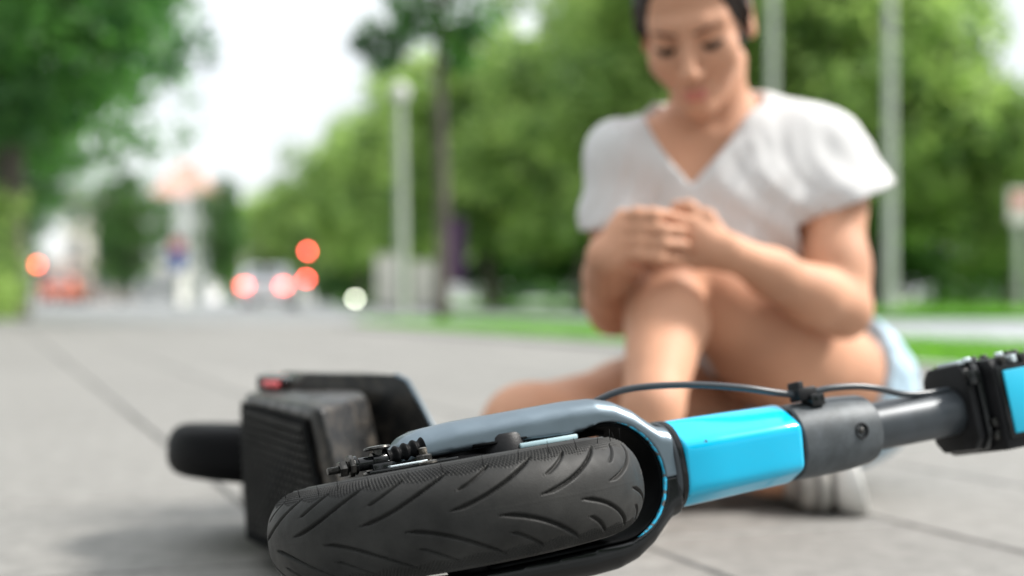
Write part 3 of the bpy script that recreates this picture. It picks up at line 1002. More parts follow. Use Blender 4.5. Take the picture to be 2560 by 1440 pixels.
def sdf_obj(name, vol, mt, parent, smooth_it=2):
    v, f = vol.mesh()
    # light Laplacian smoothing
    e = np.concatenate([f[:, [0, 1]], f[:, [1, 2]], f[:, [2, 3]], f[:, [3, 0]]])
    for _ in range(smooth_it):
        acc = np.zeros_like(v); cnt = np.zeros(len(v))
        np.add.at(acc, e[:, 0], v[e[:, 1]]); np.add.at(acc, e[:, 1], v[e[:, 0]])
        np.add.at(cnt, e[:, 0], 1); np.add.at(cnt, e[:, 1], 1)
        v = v * .45 + .55 * acc / np.maximum(cnt, 1)[:, None]
    me = bpy.data.meshes.new(name)
    me.vertices.add(len(v)); me.vertices.foreach_set('co', v.astype(np.float32).ravel())
    me.loops.add(f.size); me.loops.foreach_set('vertex_index', f.astype(np.int32).ravel())
    me.polygons.add(len(f)); me.polygons.foreach_set('loop_start', (np.arange(len(f)) * 4).astype(np.int32))
    me.update(calc_edges=True)
    me.polygons.foreach_set('use_smooth', [True] * len(f))
    me.materials.append(mt)
    o = bpy.data.objects.new(name, me); COL.objects.link(o); o.parent = parent
    return o

# ------------------------------------------------------------------ the scooter
s_ = Vector((0.895, 0.425, 0.110)).normalized()
n_ = Vector((-0.2, 0.105, 1.0)); n_ = (n_ - s_ * n_.dot(s_)).normalized()
t_ = n_.cross(s_)
WC = Vector((-0.037, 0.96, 0.1365))
MS = Matrix(((s_.x, t_.x, n_.x, WC.x), (s_.y, t_.y, n_.y, WC.y), (s_.z, t_.z, n_.z, WC.z), (0, 0, 0, 1)))
MSI = MS.inverted()
sc = empty('electric_scooter', label='black and cyan electric kick scooter lying on its side on the pavement', cat='scooter')
sc.matrix_world = MS
R = 0.127

# --- front wheel: tyre with cut grooves
def tyre_mesh(NC=14 * 120, NU=210):
    per = 2 * math.pi * R / 14
    az, ar, rc = .0325, .033, R - .033
    # profile by angle, then resampled by arc length
    th = np.linspace(-math.radians(128), math.radians(128), 1500)
    pw = 2 / 2.35
    pr = rc + ar * np.sign(np.cos(th)) * np.abs(np.cos(th)) ** pw
    pz = az * np.sign(np.sin(th)) * np.abs(np.sin(th)) ** pw
    seg = np.hypot(np.diff(pr), np.diff(pz)); L = np.concatenate([[0], np.cumsum(seg)]); L -= L[-1] / 2
    u = np.linspace(L[0], L[-1], NU)
    r0 = np.interp(u, L, pr); z0 = np.interp(u, L, pz)
    dr = np.gradient(r0, u); dz = np.gradient(z0, u)
    nr, nz = dz, -dr
    # one period of displacement
    nt_ = NC // 14
    c = (np.arange(nt_) / nt_) * per
    Cg, Ug = np.meshgrid(c, u, indexing='ij')
    h = np.zeros_like(Cg)
    def groove(c0, length, l0, l1, pwr, w, depth, side):
        nonlocal h
        q = np.linspace(0, 1, 40)
        gc = c0 + q * length
        gl = side * (l0 + (l1 - l0) * q ** pwr)
        ww = w * np.clip(np.minimum(q * 5, 1.0), .12, 1) * np.clip((1 - q) * 7 + .35, 0, 1)
        best = np.full(Cg.shape, 9.0)
        for k in range(-3, 3):
            for i in range(40):
                dd = np.hypot(Cg - (gc[i] + k * per), Ug - gl[i]) / ww[i]
                best = np.minimum(best, dd)
        prof = np.clip(1.25 - best, 0, 1)
        prof = prof * prof * (3 - 2 * prof)
        h = np.minimum(h, -depth * prof)
    for side, off in ((1, 0.0), (-1, per * 0.5)):
        groove(off, .064, .0035, .0300, 1.75, .00140, .0028, side)
        groove(off + per * .16, .025, .0150, .0300, 1.4, .00115, .0023, side)
    # knurled shoulder
    au = np.abs(Ug)
    band = np.clip((au - .0265) / .0018, 0, 1) * np.clip((.0370 - au) / .0015, 0, 1)
    lim = .0258 + .0013 * np.sin(2 * math.pi * Cg / per * 2 + 1.0)
    band2 = np.clip((au - lim) / .001, 0, 1) * np.clip((.0400 - au) / .0012, 0, 1)
    kn = np.sin(2 * math.pi * (Cg * 22 / per) + au * 1500) + .5 * np.sin(2 * math.pi * (Cg * 22 / per) - au * 1500)
    h = h + band2 * kn * .00055 * (h > -.0004)
    # parting line and sidewall rings
    h = h + .00012 * np.exp(-(Ug / .0004) ** 2)
    h = h + .0006 * (np.exp(-((au - .042) / .0006) ** 2) + np.exp(-((au - .051) / .0006) ** 2))
    h = np.tile(h, (14, 1))
    a = np.arange(NC) / NC * 2 * math.pi - math.pi / 2
    rr = r0[None, :] + nr[None, :] * h
    zz = z0[None, :] + nz[None, :] * h
    v = np.stack([rr * np.cos(a)[:, None], rr * np.sin(a)[:, None], zz], -1).reshape(-1, 3)
    i = np.arange(NC)[:, None]; j = np.arange(NU - 1)[None, :]
    i2 = (i + 1) % NC
    f = np.stack([i * NU + j, i2 * NU + j, i2 * NU + j + 1, i * NU + j + 1], -1).reshape(-1, 4)
    me = bpy.data.meshes.new('tyre')
    me.vertices.add(len(v)); me.vertices.foreach_set('co', v.astype(np.float32).ravel())
    me.loops.add(f.size); me.loops.foreach_set('vertex_index', f.astype(np.int32).ravel())
    me.polygons.add(len(f)); me.polygons.foreach_set('loop_start', (np.arange(len(f)) * 4).astype(np.int32))
    me.update(calc_edges=True)
    me.polygons.foreach_set('use_smooth', [True] * len(f))
    me.materials.append(M_tread)
    return me

fw = lathe('front_wheel', [(.082, -.022), (.092, -.024), (.094, -.018), (.086, -.012), (.086, .012), (.094, .018), (.092, .024), (.082, .022), (.060, .020), (.058, .027), (.040, .030), (.0, .030), (.0, -.030), (.04, -.030), (.058, -.027), (.060, -.020), (.082, -.022)], M_plast, sc, 64)
fw['label'] = 'sharp front wheel with black hub'
ty = bpy.data.objects.new('tyre', tyre_mesh()); COL.objects.link(ty); ty.parent = fw
# rubber vent hairs on the shoulder
rh = random.Random(8)
VH = []
for k in range(26):
    a = -math.pi / 2 + (k - 13) * .2 + rh.uniform(-.04, .04)
    rr = R - .010 - rh.uniform(0, .004)
    p = Vector((rr * math.cos(a), rr * math.sin(a), .0265))
    e = p + Vector((rh.uniform(-.0012, .0012), rh.uniform(-.001, .001), rh.uniform(.006, .0095)))
    VH.append(tube_geo([p, (p + e) / 2 + Vector((rh.uniform(-.0004, .0004), 0, 0)), e], [.00028, .00024, .00012], 5))
V, F = join_geo(VH)
o = mk('vent_hairs', V, F, M_rubber, fw, True); o['kind'] = 'stuff'

# --- hub covers and axle boots above and below the wheel
for sg in (1, -1):
    lathe('hub_cover', [(.0, .0315), (.030, .0325), (.034, .031), (.040, .0295)] if sg > 0 else [(.040, -.0295), (.034, -.031), (.03, -.0325), (0, -.0325)], M_plast, fw, 48)
lathe('axle_boot', [(0, .031), (.0285, .031), (.0275, .0335), (.0185, .0365), (.0160, .0430), (0, .0430)], M_rubber, sc, 40, (.004, 0, 0))
lathe('cable_boot', [(0, .033), (.0175, .033), (.0165, .0435), (.015, .0455), (0, .0455)], M_plast, sc, 32, (.036, -.010, 0))
lathe('axle_boot', [(0, -.043), (.0160, -.0430), (.0185, -.0365), (.0275, -.0335), (.0285, -.031), (0, -.031)], M_rubber, sc, 40, (.004, 0, 0))

# --- fork: two blades and the crown that wraps the tyre, one casting
def outer_half(x):
    """outer half height of the fork side view at x"""
    return np.interp(x, [-.041, -.038, -.032, -.022, .00, .085, .105, .120, .134, .1435, .151, .159], [.044, .0505, .0550, .0580, .0597, .0610, .0600, .0560, .0480, .0395, .0335, .0312])
vf = Vol((-.065, -.045, -.075), (.18, .045, .075), .0013)
X, Y, Z = vf.grid()
az = np.abs(Z)
top = (az - outer_half(X)) * .93
side = np.abs(Y) - np.interp(X, [-.041, -.028, .0, .10, .14, .17], [.0165, .0195, .0220, .0268, .0285, .0295])
rr_ = .0125
q1 = top + rr_; q2 = side + rr_
body_ = np.sqrt(np.maximum(q1, 0) ** 2 + np.maximum(q2, 0) ** 2) + np.minimum(np.maximum(q1, q2), 0) - rr_
body_ = np.maximum(body_, np.abs(X - .059) - .1005)
xc, rc_ = .1065, .0415
cav = np.where(X > xc, np.sqrt((X - xc) ** 2 + (Z * 1.0) ** 2) - rc_, az - np.where(Z > 0, np.interp(X, [-.041, -.025, .02, .078, .092, xc], [.0385, .0395, .0392, .0372, .0385, rc_]), np.interp(X, [-.041, -.025, -.005, xc], [.0385, .0405, .0422, rc_])))
# the cavity opens a little wider to the front, as a guard does
cav = cav + .0010 - .0012 * (Y < -.02)
vf.D = np.maximum(body_, -cav).astype(np.float32) + 0 * Y.astype(np.float32)
_pp = sc
def sdf_mesh_local(name, vol, mt, parent, it=1):
    o = sdf_obj(name, vol, mt, parent, it); return o
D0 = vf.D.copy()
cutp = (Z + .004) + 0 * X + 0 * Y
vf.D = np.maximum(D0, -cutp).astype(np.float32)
fork = sdf_obj('fork_cover', vf, M_fork, sc, 2)
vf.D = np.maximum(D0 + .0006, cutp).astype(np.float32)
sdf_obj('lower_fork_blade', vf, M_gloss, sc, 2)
def ring_path(off, x0=.010):
    pts = [Vector((x0 + (xc - x0) * i / 8, 0, rc_ - off)) for i in range(8)]
    for i in range(33):
        a = math.pi / 2 - math.pi * i / 32
        pts.append(Vector((xc + math.cos(a) * (rc_ - off), 0, math.sin(a) * (rc_ - off))))
    pts += [Vector((xc - (xc - x0) * i / 8, 0, -(rc_ - off))) for i in range(1, 9)]
    return pts
inn = ring_path(.0012)
V, F = sweep_rect(inn, (0, 1, 0), [(.0245, .0014)] * len(inn), 16, 6)
mk('fork_lining', V, F, M_forkb, sc, True)
lp = [p + Vector((0, -.0262, 0)) for p in ring_path(-.0004, .085)]
lp = lp[11:-11]
rl = random.Random(3)
V, F = sweep_rect(lp, (0, 1, 0), [((.0010 + rl.uniform(0, .0006)) * min(1, .15 + i / 5, .15 + (len(lp) - 1 - i) / 5), (.00115 + rl.uniform(-.0004, .0004)) * min(1, .15 + i / 5, .15 + (len(lp) - 1 - i) / 5)) for i in range(len(lp))], 12, 3)
mk('blue_lip', V, F, M_chip, sc, True)
# added pale strip standing for the upper blade's inner face
box('blade_inside_strip', (.064, -.0262, .0352), (.044, .003, .0036), M_strip, sc, .0010)
box('guard_plate', (.068, .010, .0380), (.110, .014, .0095), M_forkb, sc, .001)
box('guard_plate', (.062, .010, -.0385), (.090, .010, .0085), M_forkb, sc, .001)

# --- steering column pieces along +X
def oct_loft(name, stations, mt, parent, npt=96, p=16, off=0.0):
    V, F = [], []
    nr = [math.radians(k + off) for k in (190, 126, 74, 28, -20, -68, -112)]
    for x, rad, zo in stations:
        for k in range(npt):
            a = 2 * math.pi * k / npt
            q = sum(max(math.cos(a - b), 0) ** p for b in nr) ** (-1 / p) * rad
            V.append((x, math.cos(a) * q, zo + math.sin(a) * q))
    for i in range(len(stations) - 1):
        for k in range(npt):
            k2 = (k + 1) % npt
            F.append((i * npt + k, i * npt + k2, (i + 1) * npt + k2, (i + 1) * npt + k))
    F.append(tuple(range(npt))[::-1]); F.append(tuple((len(stations) - 1) * npt + k for k in range(npt)))
    o = mk(name, V, F, mt, parent, True)
    o.data.set_sharp_from_angle(angle=math.radians(50))
    return o
def se_loft(name, stations, mt, parent, npt=48, power=2.6, angle=40, caps=True):
    """stations: (x, half height z, half width y, z offset, power)"""
    V, F = [], []
    for st in stations:
        x, hz, hy, zo = st[:4]
        pw = st[4] if len(st) > 4 else power
        for k in range(npt):
            a = 2 * math.pi * (k + .5) / npt
            c, s = math.cos(a), math.sin(a)
            V.append((x, math.copysign(abs(c) ** (2 / pw), c) * hy, zo + math.copysign(abs(s) ** (2 / pw), s) * hz))
    n = len(stations)
    for i in range(n - 1):
        for k in range(npt):
            k2 = (k + 1) % npt
            F.append((i * npt + k, i * npt + k2, (i + 1) * npt + k2, (i + 1) * npt + k))
    if caps:
        F.append(tuple(range(npt))[::-1]); F.append(tuple((n - 1) * npt + k for k in range(npt)))
    o = mk(name, V, F, mt, parent, True)
    o.data.set_sharp_from_angle(angle=math.radians(angle))
    return o
ZO = .0035
se_loft('fork_neck', [(.1565, .0300, .029, ZO*.5, 2.6), (.1575, .0316, .030, ZO, 2.6), (.159, .0320, .031, ZO, 2.6), (.1600, .0318, .031, ZO, 2.6)], M_steer, sc)
se_loft('neck_ring', [(.1600, .0320, .0312, ZO), (.1610, .0328, .0320, ZO), (.1640, .0328, .0320, ZO), (.1650, .0318, .031, ZO)], M_gloss, sc)
oct_loft('head_tube', [(.1652, .0285, ZO), (.1665, .0298, ZO), (.168, .0302, ZO), (.20, .0298, ZO), (.236, .0290, ZO), (.264, .0286, ZO), (.2668, .0281, ZO), (.2685, .0268, ZO)], M_blue, sc)
se_loft('tube_gap', [(.2682, .0268, .0266, ZO, 2.3), (.2712, .0268, .0266, ZO, 2.3)], M_gloss, sc)
col = se_loft('collar', [(.2705, .0270, .0270, ZO, 2.3), (.2718, .0284, .0284, ZO, 2.3), (.295, .0290, .0290, ZO, 2.2), (.320, .0288, .0288, ZO, 2.1), (.3410, .0272, .0272, ZO, 2.05), (.3445, .0262, .0262, ZO, 2.0), (.3455, .0225, .0225, ZO, 2.0)], M_collar, sc, 64)
# grub screw sunk in the collar, facing the viewer
ringp = Vector((.3225, -.0284, -.0005 + ZO))
lathe('screw_socket', [(.0022, 0.0), (.0058, .0), (.0064, -.0006), (.0058, -.0011), (.0048, -.0008), (.0044, .0008), (0, .0008)], M_gloss, col, 28, ringp, 'Y')
lathe('screw_ball', [(0, -.0024), (.0014, -.0022), (.0025, -.0012), (.0030, .0004), (.0030, .001), (0, .001)], M_dsteel, col, 20, ringp + Vector((-.0008, 0, .0004)), 'Y')
tube('steering_tube', [(.343, 0, ZO), (.7, 0, ZO), (1.0, 0, ZO)], .0188, M_steer, sc, 40)
# grips and handlebar beyond the picture: they carry the scooter on the ground
hb = tube('handlebar', [(.985, 0, .235), (.985, 0, -.243)], .0125, M_steer, sc, 20)
for sgn in (1, -1):
    tube('grip', [(.985, 0, sgn * .12), (.985, 0, sgn * .245)], .0165, M_rubber, sc, 20)
se_loft('stem_top', [(.955, .03, .028, 0), (1.01, .03, .028, 0), (1.015, .022, .02, 0)], M_plast, sc)

# --- phone-box module clamped to the tube
mod = empty('clamp_module'); mod.parent = sc
def prism(name, outline, x0, x1, mt, parent, bevel=.0012, axis='X'):
    """outline: (y, z) pairs; extruded along x"""
    bm = bmesh.new()
    a = [bm.verts.new((x0, y, z)) for y, z in outline]
    b = [bm.verts.new((x1, y, z)) for y, z in outline]
    n = len(outline)
    bm.faces.new(a[::-1]); bm.faces.new(b)
    for i in range(n):
        bm.faces.new((a[i], a[(i + 1) % n], b[(i + 1) % n], b[i]))
    if bevel:
        bmesh.ops.bevel(bm, geom=list(bm.edges), offset=bevel, segments=2, profile=.5, affect='EDGES')
    return from_bm(name, bm, mt, parent, True, None, 40)
oct_ = [(-.026, -.020), (-.018, -.029), (.018, -.029), (.026, -.020), (.026, .031), (.018, .040), (-.018, .040), (-.026, .031)]
prism('clamp_block', oct_, .4350, .4430, M_plast, mod, .002)
prism('clamp_block', [(y * 1.10, z * 1.04) for y, z in oct_], .4436, .4515, M_gloss, mod, .002)
prism('housing', [(-.036, -.033), (.030, -.033), (.034, -.025), (.034, .034), (.028, .042), (-.034, .040), (-.038, .032), (-.038, -.025)], .4522, .560, M_plast, mod, .003)
box('panel_frame', (.502, -.0385, .004), (.094, .003, .058), M_gloss, mod, .001)
box('cyan_panel', (.5015, -.0405, .004), (.084, .0025, .050), M_cyanp, mod, .0012)
box('top_plate', (.447, -.006, .0412), (.020, .026, .004), M_silver, mod, .001)
for k, x in enumerate((.443, .452, .466, .477, .488, .499, .510)):
    lathe('clamp_screw', [(0, 0), (.0036, 0), (.0036, .002), (.0026, .0032), (0, .0032)], M_silver if k % 3 == 0 else M_dsteel, mod, 14, (x, -.022 + .003 * (k % 3), .0410))
for k in range(7):
    box('rib', (.464 + k * .011, -.0355, .0375), (.005, .009, .006), M_silver if k % 3 == 1 else M_dsteel, mod, .0008)
for z in (-.010, -.020):
    lathe('clamp_screw', [(0, 0), (.004, 0), (.004, -.003), (0, -.004)], M_dsteel, mod, 14, (.451, -.0290, z), 'Y')
box('lock_tab', (.4395, -.0275, .028), (.010, .006, .012), M_gloss, mod, .001)

# --- brake cable looping above the fork
def Lw(px, py, d): return MSI @ P(px, py, d)
cpts = [Lw(1440, 1030, 1.06), Lw(1490, 1003, 1.05), Lw(1545, 979, 1.05), Lw(1620, 966, 1.05), Lw(1740, 962, 1.055), Lw(1860, 970, 1.06), Lw(1960, 984, 1.07), Lw(2015, 984, 1.075), Lw(2070, 971, 1.08), Lw(2140, 966, 1.09), Lw(2200, 972, 1.10), Lw(2250, 984, 1.115), Lw(2300, 985, 1.125), Lw(2370, 975, 1.14)]
tube('brake_cable', catmull(cpts, 8), .0026, M_cable, sc, 14)
cl = Lw(2008, 985, 1.075)
box('cable_clip', cl, (.018, .013, .010), M_plast, sc, .002)
box('cable_clip', cl + Vector((.006, -.002, -.006)), (.013, .015, .010), M_gloss, sc, .002)
box('cable_clip', Lw(2000, 985, 1.075) + Vector((-.003, 0, .002)), (.006, .014, .015), M_plast, sc, .0015)

# --- brake arm hardware left of the fork blade
BX, BY, BZ = -.052, -.018, .0420
hw = empty('brake_linkage'); hw.parent = sc
thr = []
for k in range(34):
    x = -.0905 + k * .00042
    thr.append((.0021 + (.00045 if k % 2 else 0), x))
lathe('threaded_rod', [(0, -.0908)] + thr + [(0, -.0762)], M_dsteel, hw, 18, (0, BY, BZ - .002), 'X', angle=20)
def hexnut(name, x0, x1, r, c, mt, parent, axis='X', seg=6):
    bm = bmesh.new()
    pr = [(0, x0), (r * .88, x0), (r, x0 + (x1 - x0) * .2), (r, x1 - (x1 - x0) * .2), (r * .88, x1), (0, x1)]
    return lathe(name, pr, mt, parent, seg, c, axis, angle=15)
hexnut('hex_nut', -.0830, -.0775, .0056, (0, BY, BZ - .002), M_dsteel, hw)
lathe('washer', [(0, -.0765), (.0068, -.0765), (.0074, -.0757), (.0074, -.0738), (.0066, -.073), (0, -.073)], M_dsteel, hw, 10, (0, BY, BZ - .001), 'X', angle=15)
lathe('adjuster', [(0, -.073), (.0058, -.073), (.0062, -.071), (.0044, -.0695), (.0042, -.058), (0, -.058)], M_gloss, hw, 24, (0, BY, BZ - .001), 'X')
lathe('barrel', [(0, -.060), (.0052, -.060), (.0052, -.050), (.0045, -.049), (0, -.049)], M_gloss, hw, 24, (0, BY, BZ), 'X')
lathe('pivot_pin', [(0, .0335), (.0034, .0335), (.0034, .0485), (.0080, .0487), (.0090, .0495), (.0086, .0507), (.0055, .0513), (0, .0515)], M_dsteel, hw, 30, (-.0555, BY - .001, 0))
box('fork_clevis', (-.0555, BY, .0365), (.014, .016, .007), M_gloss, hw, .0012)
# corrugated bellows climbing towards the blade
bl = []
for k in range(40):
    q = k / 39
    bl.append((.0038 + .0018 * (.5 + .5 * math.cos(q * 2 * math.pi * 4.0)) + .0006 * q, -.0495 + q * .026))
rotb = Matrix.Rotation(math.radians(-7), 4, 'Y')
Mb = Matrix.Translation((-.0495, BY, BZ + .001)) @ rotb @ Matrix.Translation((.0495, 0, 0))
lathe('bellows', bl, M_rubber, hw, 26, (0, 0, 0), 'X', M=Mb, angle=80)
# flat lever plate, bolt and nuts
box('lever_plate', (-.036, BY - .006, .0343), (.062, .015, .0028), M_gloss, hw, .0009)
box('lever_plate', (-.040, BY - .011, .0362), (.026, .006, .0016), M_silver, hw, .0005)
lathe('flange', [(0, .0340), (.0085, .0342), (.0087, .0354), (.0068, .0363), (0, .0365)], M_steel, hw, 28, (-.0270, BY - .008, 0))
hexnut('hex_nut', .0363, .0405, .0055, (-.0270, BY - .008, 0), M_dsteel, hw, 'Z')
thr = [(.0026 + (.0005 if k % 2 else 0), .0402 + k * .0004) for k in range(12)]
lathe('bolt', thr + [(.0018, .0452), (0, .0454)], M_steel, hw, 18, (-.0270, BY - .008, 0), angle=20)
# small washer pile behind
lathe('spacer', [(0, .0335), (.012, .0335), (.012, .0365), (.0, .0365)], M_dsteel, hw, 24, (-.010, -.004, 0))

# --- deck, box, rear wheel (built in the place's own axes, then handed to the scooter)
def wprism(name, plan, z0, z1, mt, bevel=.006, seg=3, tilt=None):
    """plan: list of (x, y) in world; z0/z1 may be lists"""
    bm = bmesh.new()
    n = len(plan)
    z0l = z0 if hasattr(z0, '__len__') else [z0] * n
    z1l = z1 if hasattr(z1, '__len__') else [z1] * n
    a = [bm.verts.new((x, y, z)) for (x, y), z in zip(plan, z0l)]
    b = [bm.verts.new((x, y, z)) for (x, y), z in zip(plan, z1l)]
    bm.faces.new(a[::-1]); bm.faces.new(b)
    for i in range(n):
        bm.faces.new((a[i], a[(i + 1) % n], b[(i + 1) % n], b[i]))
    if bevel:
        bmesh.ops.bevel(bm, geom=list(bm.edges), offset=bevel, segments=seg, profile=.5, affect='EDGES')
    return from_bm(name, bm, mt, sc, True, MSI, 50)
def Q(px, d): return (gx(px, d), d)
# housing with gripped face on the left, smooth scuffed face to the right
def leaning(name, plan, z0, z1, lean, mt, bevel):
    bm = bmesh.new()
    n = len(plan)
    a = [bm.verts.new((x + l, y, z0)) for (x, y), l in zip(plan, lean)]
    b = [bm.verts.new((x, y, z)) for (x, y), z in zip(plan, z1)]
    bm.faces.new(a[::-1]); bm.faces.new(b)
    for i in range(n):
        bm.faces.new((a[i], a[(i + 1) % n], b[(i + 1) % n], b[i]))
    bmesh.ops.bevel(bm, geom=list(bm.edges), offset=bevel, segments=4, profile=.5, affect='EDGES')
    return from_bm(name, bm, mt, sc, True, MSI, 60)
hs = leaning('deck_housing', [Q(612, 1.50), Q(776, 1.262), Q(800, 1.252), Q(916, 1.345), Q(900, 1.46), Q(700, 1.62)], .020, [.1780, .1815, .1835, .190, .187, .183], [.006, .036, .040, .040, .03, .0], M_deck, .0065)
# ribs of the grip face: rows of raised pads
A0, A1 = Vector((*Q(612, 1.50), 0)), Vector((*Q(784, 1.262), 0))
dirA = (A1 - A0).normalized(); nA = Vector((dirA.y, -dirA.x, 0))
if nA.dot(Vector((0, -1, 0))) < 0: nA = -nA
LA = (A1 - A0).length
pv = []
for off in (0.0, .0016):
    for q, z in ((.03, .028), (.95, .028), (.95, .171), (.03, .171)):
        pv.append(A0 + dirA * (LA * q) + nA * (.0050 + off) + Vector(((.006 + .030 * q) * (.180 - z) / .16, 0, z)))
mk('grip_panel', pv, [(0, 1, 2, 3), (7, 6, 5, 4), (0, 4, 5, 1), (1, 5, 6, 2), (2, 6, 7, 3), (3, 7, 4, 0)], M_forkb, hs, False, MSI)
cells = []
nx_, nz_ = 17, 15
for i in range(nx_):
    for k in range(nz_):
        q = (i + .5) / nx_
        z = .040 + (.166 - .040) * (k + .5) / nz_
        c = A0 + dirA * (LA * (.07 + .84 * q)) + nA * .0064 + Vector(((.006 + .030 * q) * (.180 - z) / .16, 0, 0))
        hx, hz = LA * .86 / nx_ * .36, .126 / nz_ * .34
        b0 = len(cells)
        vv = []
        for off, kx in ((0, 1.0), (.0042, .72)):
            for sx, sz in ((-1, -1), (1, -1), (1, 1), (-1, 1)):
                vv.append(c + dirA * hx * sx * kx + Vector((0, 0, z + hz * sz * kx)) + nA * off)
        cells.append((vv, [(4, 5, 6, 7), (0, 1, 5, 4), (1, 2, 6, 5), (2, 3, 7, 6), (3, 0, 4, 7)]))
V, F = join_geo(cells)
o = mk('grip_pads', V, F, M_grid, hs, False, MSI); o['kind'] = 'stuff'
# the wide deck behind it, its end seen with chamfered corners
def deck_ring(px_list, d, shift=Vector((0, 0, 0)), k=1.0):
    pts = [P(px, py, dd) for px, py, dd in px_list]
    c = sum(pts, Vector()) / len(pts)
    return [c + (p - c) * k + shift for p in pts]
ringA = [(738, 952, 1.50), (765, 934, 1.48), (995, 938, 1.395), (1022, 955, 1.38), (1092, 1085, 1.345), (1100, 1360, 1.34), (1060, 1440, 1.35), (700, 1400, 1.49), (655, 1360, 1.51), (655, 1040, 1.52)]
r0 = deck_ring(ringA, 0)
sh = Vector((-.085, .26, -.004))
rings = [deck_ring(ringA, 0, k=.955), r0, [p + Vector((-.003, .008, 0)) for p in r0], [p + sh * .5 for p in deck_ring(ringA, 0, k=.97)], [p + sh for p in deck_ring(ringA, 0, k=.84)]]
bm = bmesh.new()
vr = [[bm.verts.new(p) for p in r] for r in rings]
for a, b in zip(vr[:-1], vr[1:]):
    for i in range(10):
        bm.faces.new((a[i], a[(i + 1) % 10], b[(i + 1) % 10], b[i]))
bm.faces.new(vr[0][::-1]); bm.faces.new(vr[-1])
bmesh.ops.bevel(bm, geom=[e for e in bm.edges if e.calc_face_angle(0) > .25], offset=.004, segments=3, profile=.5, affect='EDGES')
from_bm('deck', bm, M_deck, sc, True, MSI, 50)
# highlight on the deck's chamfered edge, put in as a thin pale tube
tube('edge_highlight', [MSI @ p for p in (P(990, 937, 1.392), P(1020, 952, 1.377), P(1052, 1008, 1.360), P(1090, 1082, 1.342))], .0022, M_fork, sc, 8)
# fender and reflector at the far end
wprism('rear_fender', [Q(625, 1.52), Q(660, 1.50), Q(735, 1.58), Q(700, 1.70), Q(610, 1.66)], .03, [.176, .181, .184, .172, .168], M_deck, .008, 3)
rf = wprism('rear_light', [Q(641, 1.545), Q(720, 1.50), Q(748, 1.55), Q(668, 1.60)], .1815, .1955, M_gloss, .003)
rfl = wprism('red_lens', [Q(656, 1.528), Q(694, 1.501), Q(702, 1.516), Q(664, 1.543)], .1850, .1915, M_redrefl, .0015)
# rear wheel and tyre lying flat like the front one
RC = Vector((gx(690, 1.64), 1.66, .099))
Mr = MSI @ Matrix.Translation(RC) @ Matrix.Rotation(math.radians(3), 4, 'Y') @ Matrix.Rotation(math.radians(-4), 4, 'X')
rw = lathe('rear_wheel', [(0, -.026), (.05, -.027), (.078, -.022), (.078, .022), (.05, .027), (0, .026)], M_plast, sc, 40, M=Mr)
prof = []
for k in range(33):
    a = math.radians(-125 + 250 * k / 32)
    c, s = math.cos(a), math.sin(a)
    prof.append((.094 + .033 * math.copysign(abs(c) ** .72, c), .0305 * math.copysign(abs(s) ** .72, s)))
lathe('tyre', prof, M_rubber, rw, 72, M=Mr)
# neck beam from the head tube back to the deck (hidden behind the front wheel)
nk = catmull([Vector((.215, .012, 0)), Vector((.205, .075, -.004)), Vector((.165, .170, -.012)), MSI @ P(1085, 1330, 1.30), MSI @ P(1000, 1300, 1.40)], 6)
V, F = sweep_rect(nk, (0, 0, 1), [(.024 + .010 * i / len(nk), .020) for i in range(len(nk))], 20, 3)
mk('neck_beam', V, F, M_plast, sc, True)
# kickstand folded under the deck
tube('kickstand', [MSI @ Vector((-.12, 1.42, .012)), MSI @ Vector((-.22, 1.60, .010))], .006, M_dsteel, sc, 10)
#PART3
person = empty('person', (0, 0, 0), label='woman in a white v-neck T-shirt sitting on the pavement clasping her raised knee', cat='person')

# joints, in the place's own axes
HIP_L = Vector((.500, 2.13, .135)); HIP_R = Vector((.335, 2.22, .12))
KN_L = P(1662, 648, 1.90); KN_R = Vector((.020, 1.90, .105))
CALF_L = P(1662, 810, 1.835); SH_L = P(1632, 1020, 1.735); AN_L = P(1606, 1185, 1.685)
AN_R = Vector((.345, 1.895, .050))
PEL = Vector((.415, 2.20, .150)); WAI = Vector((.375, 2.17, .275)); CHE = Vector((.305, 2.09, .415)); NEB = Vector((.286, 2.035, .545))
SHO_L = Vector((.440, 2.035, .498)); SHO_R = P(1562, 398, 2.005)
ELB_L = P(2108, 775, 1.93); ELB_R = P(1534, 775, 1.975)
WRI_L = P(1830, 632, 1.815); WRI_R = P(1510, 648, 1.80)

# head frame
E_mid = P(1718, 106, 1.885)
f_ = Vector((-.23, -.84, -.48)).normalized()
r_ = Vector((.97, -.10, .20)); r_ = (r_ - f_ * r_.dot(f_)).normalized()
u_ = f_.cross(r_)
if u_.z < 0: u_ = -u_
HO = E_mid - f_ * .085
HM = np.array([[r_.x, f_.x, u_.x], [r_.y, f_.y, u_.y], [r_.z, f_.z, u_.z]])
def H(r, f, u): return HO + r_ * r + f_ * f + u_ * u

vb = Vol((-.10, 1.55, -.01), (.66, 2.40, .82), .0040)
# torso
vb.cap(PEL + Vector((-.05, 0, 0)), PEL + Vector((.06, -.03, 0)), .115, .11, .05)
vb.chain([PEL, WAI, CHE], [.115, .105, .115], .06)
vb.cap(CHE + Vector((-.045, 0, .0)), CHE + Vector((.055, 0, .02)), .100, .100, .05)
vb.cap(NEB + Vector((-.03, .01, -.075)), NEB + Vector((.03, .01, -.07)), .070, .070, .05)
vb.cap(NEB + Vector((0, .012, -.03)), SHO_L + Vector((0, 0, -.005)), .042, .048, .05)
vb.cap(NEB + Vector((0, .012, -.03)), SHO_R + Vector((0, 0, -.005)), .042, .048, .05)
# bust
vb.ell(CHE + Vector((-.060, -.070, -.015)), (.058, .055, .058), None, .04)
vb.ell(CHE + Vector((.060, -.072, -.005)), (.058, .055, .058), None, .04)
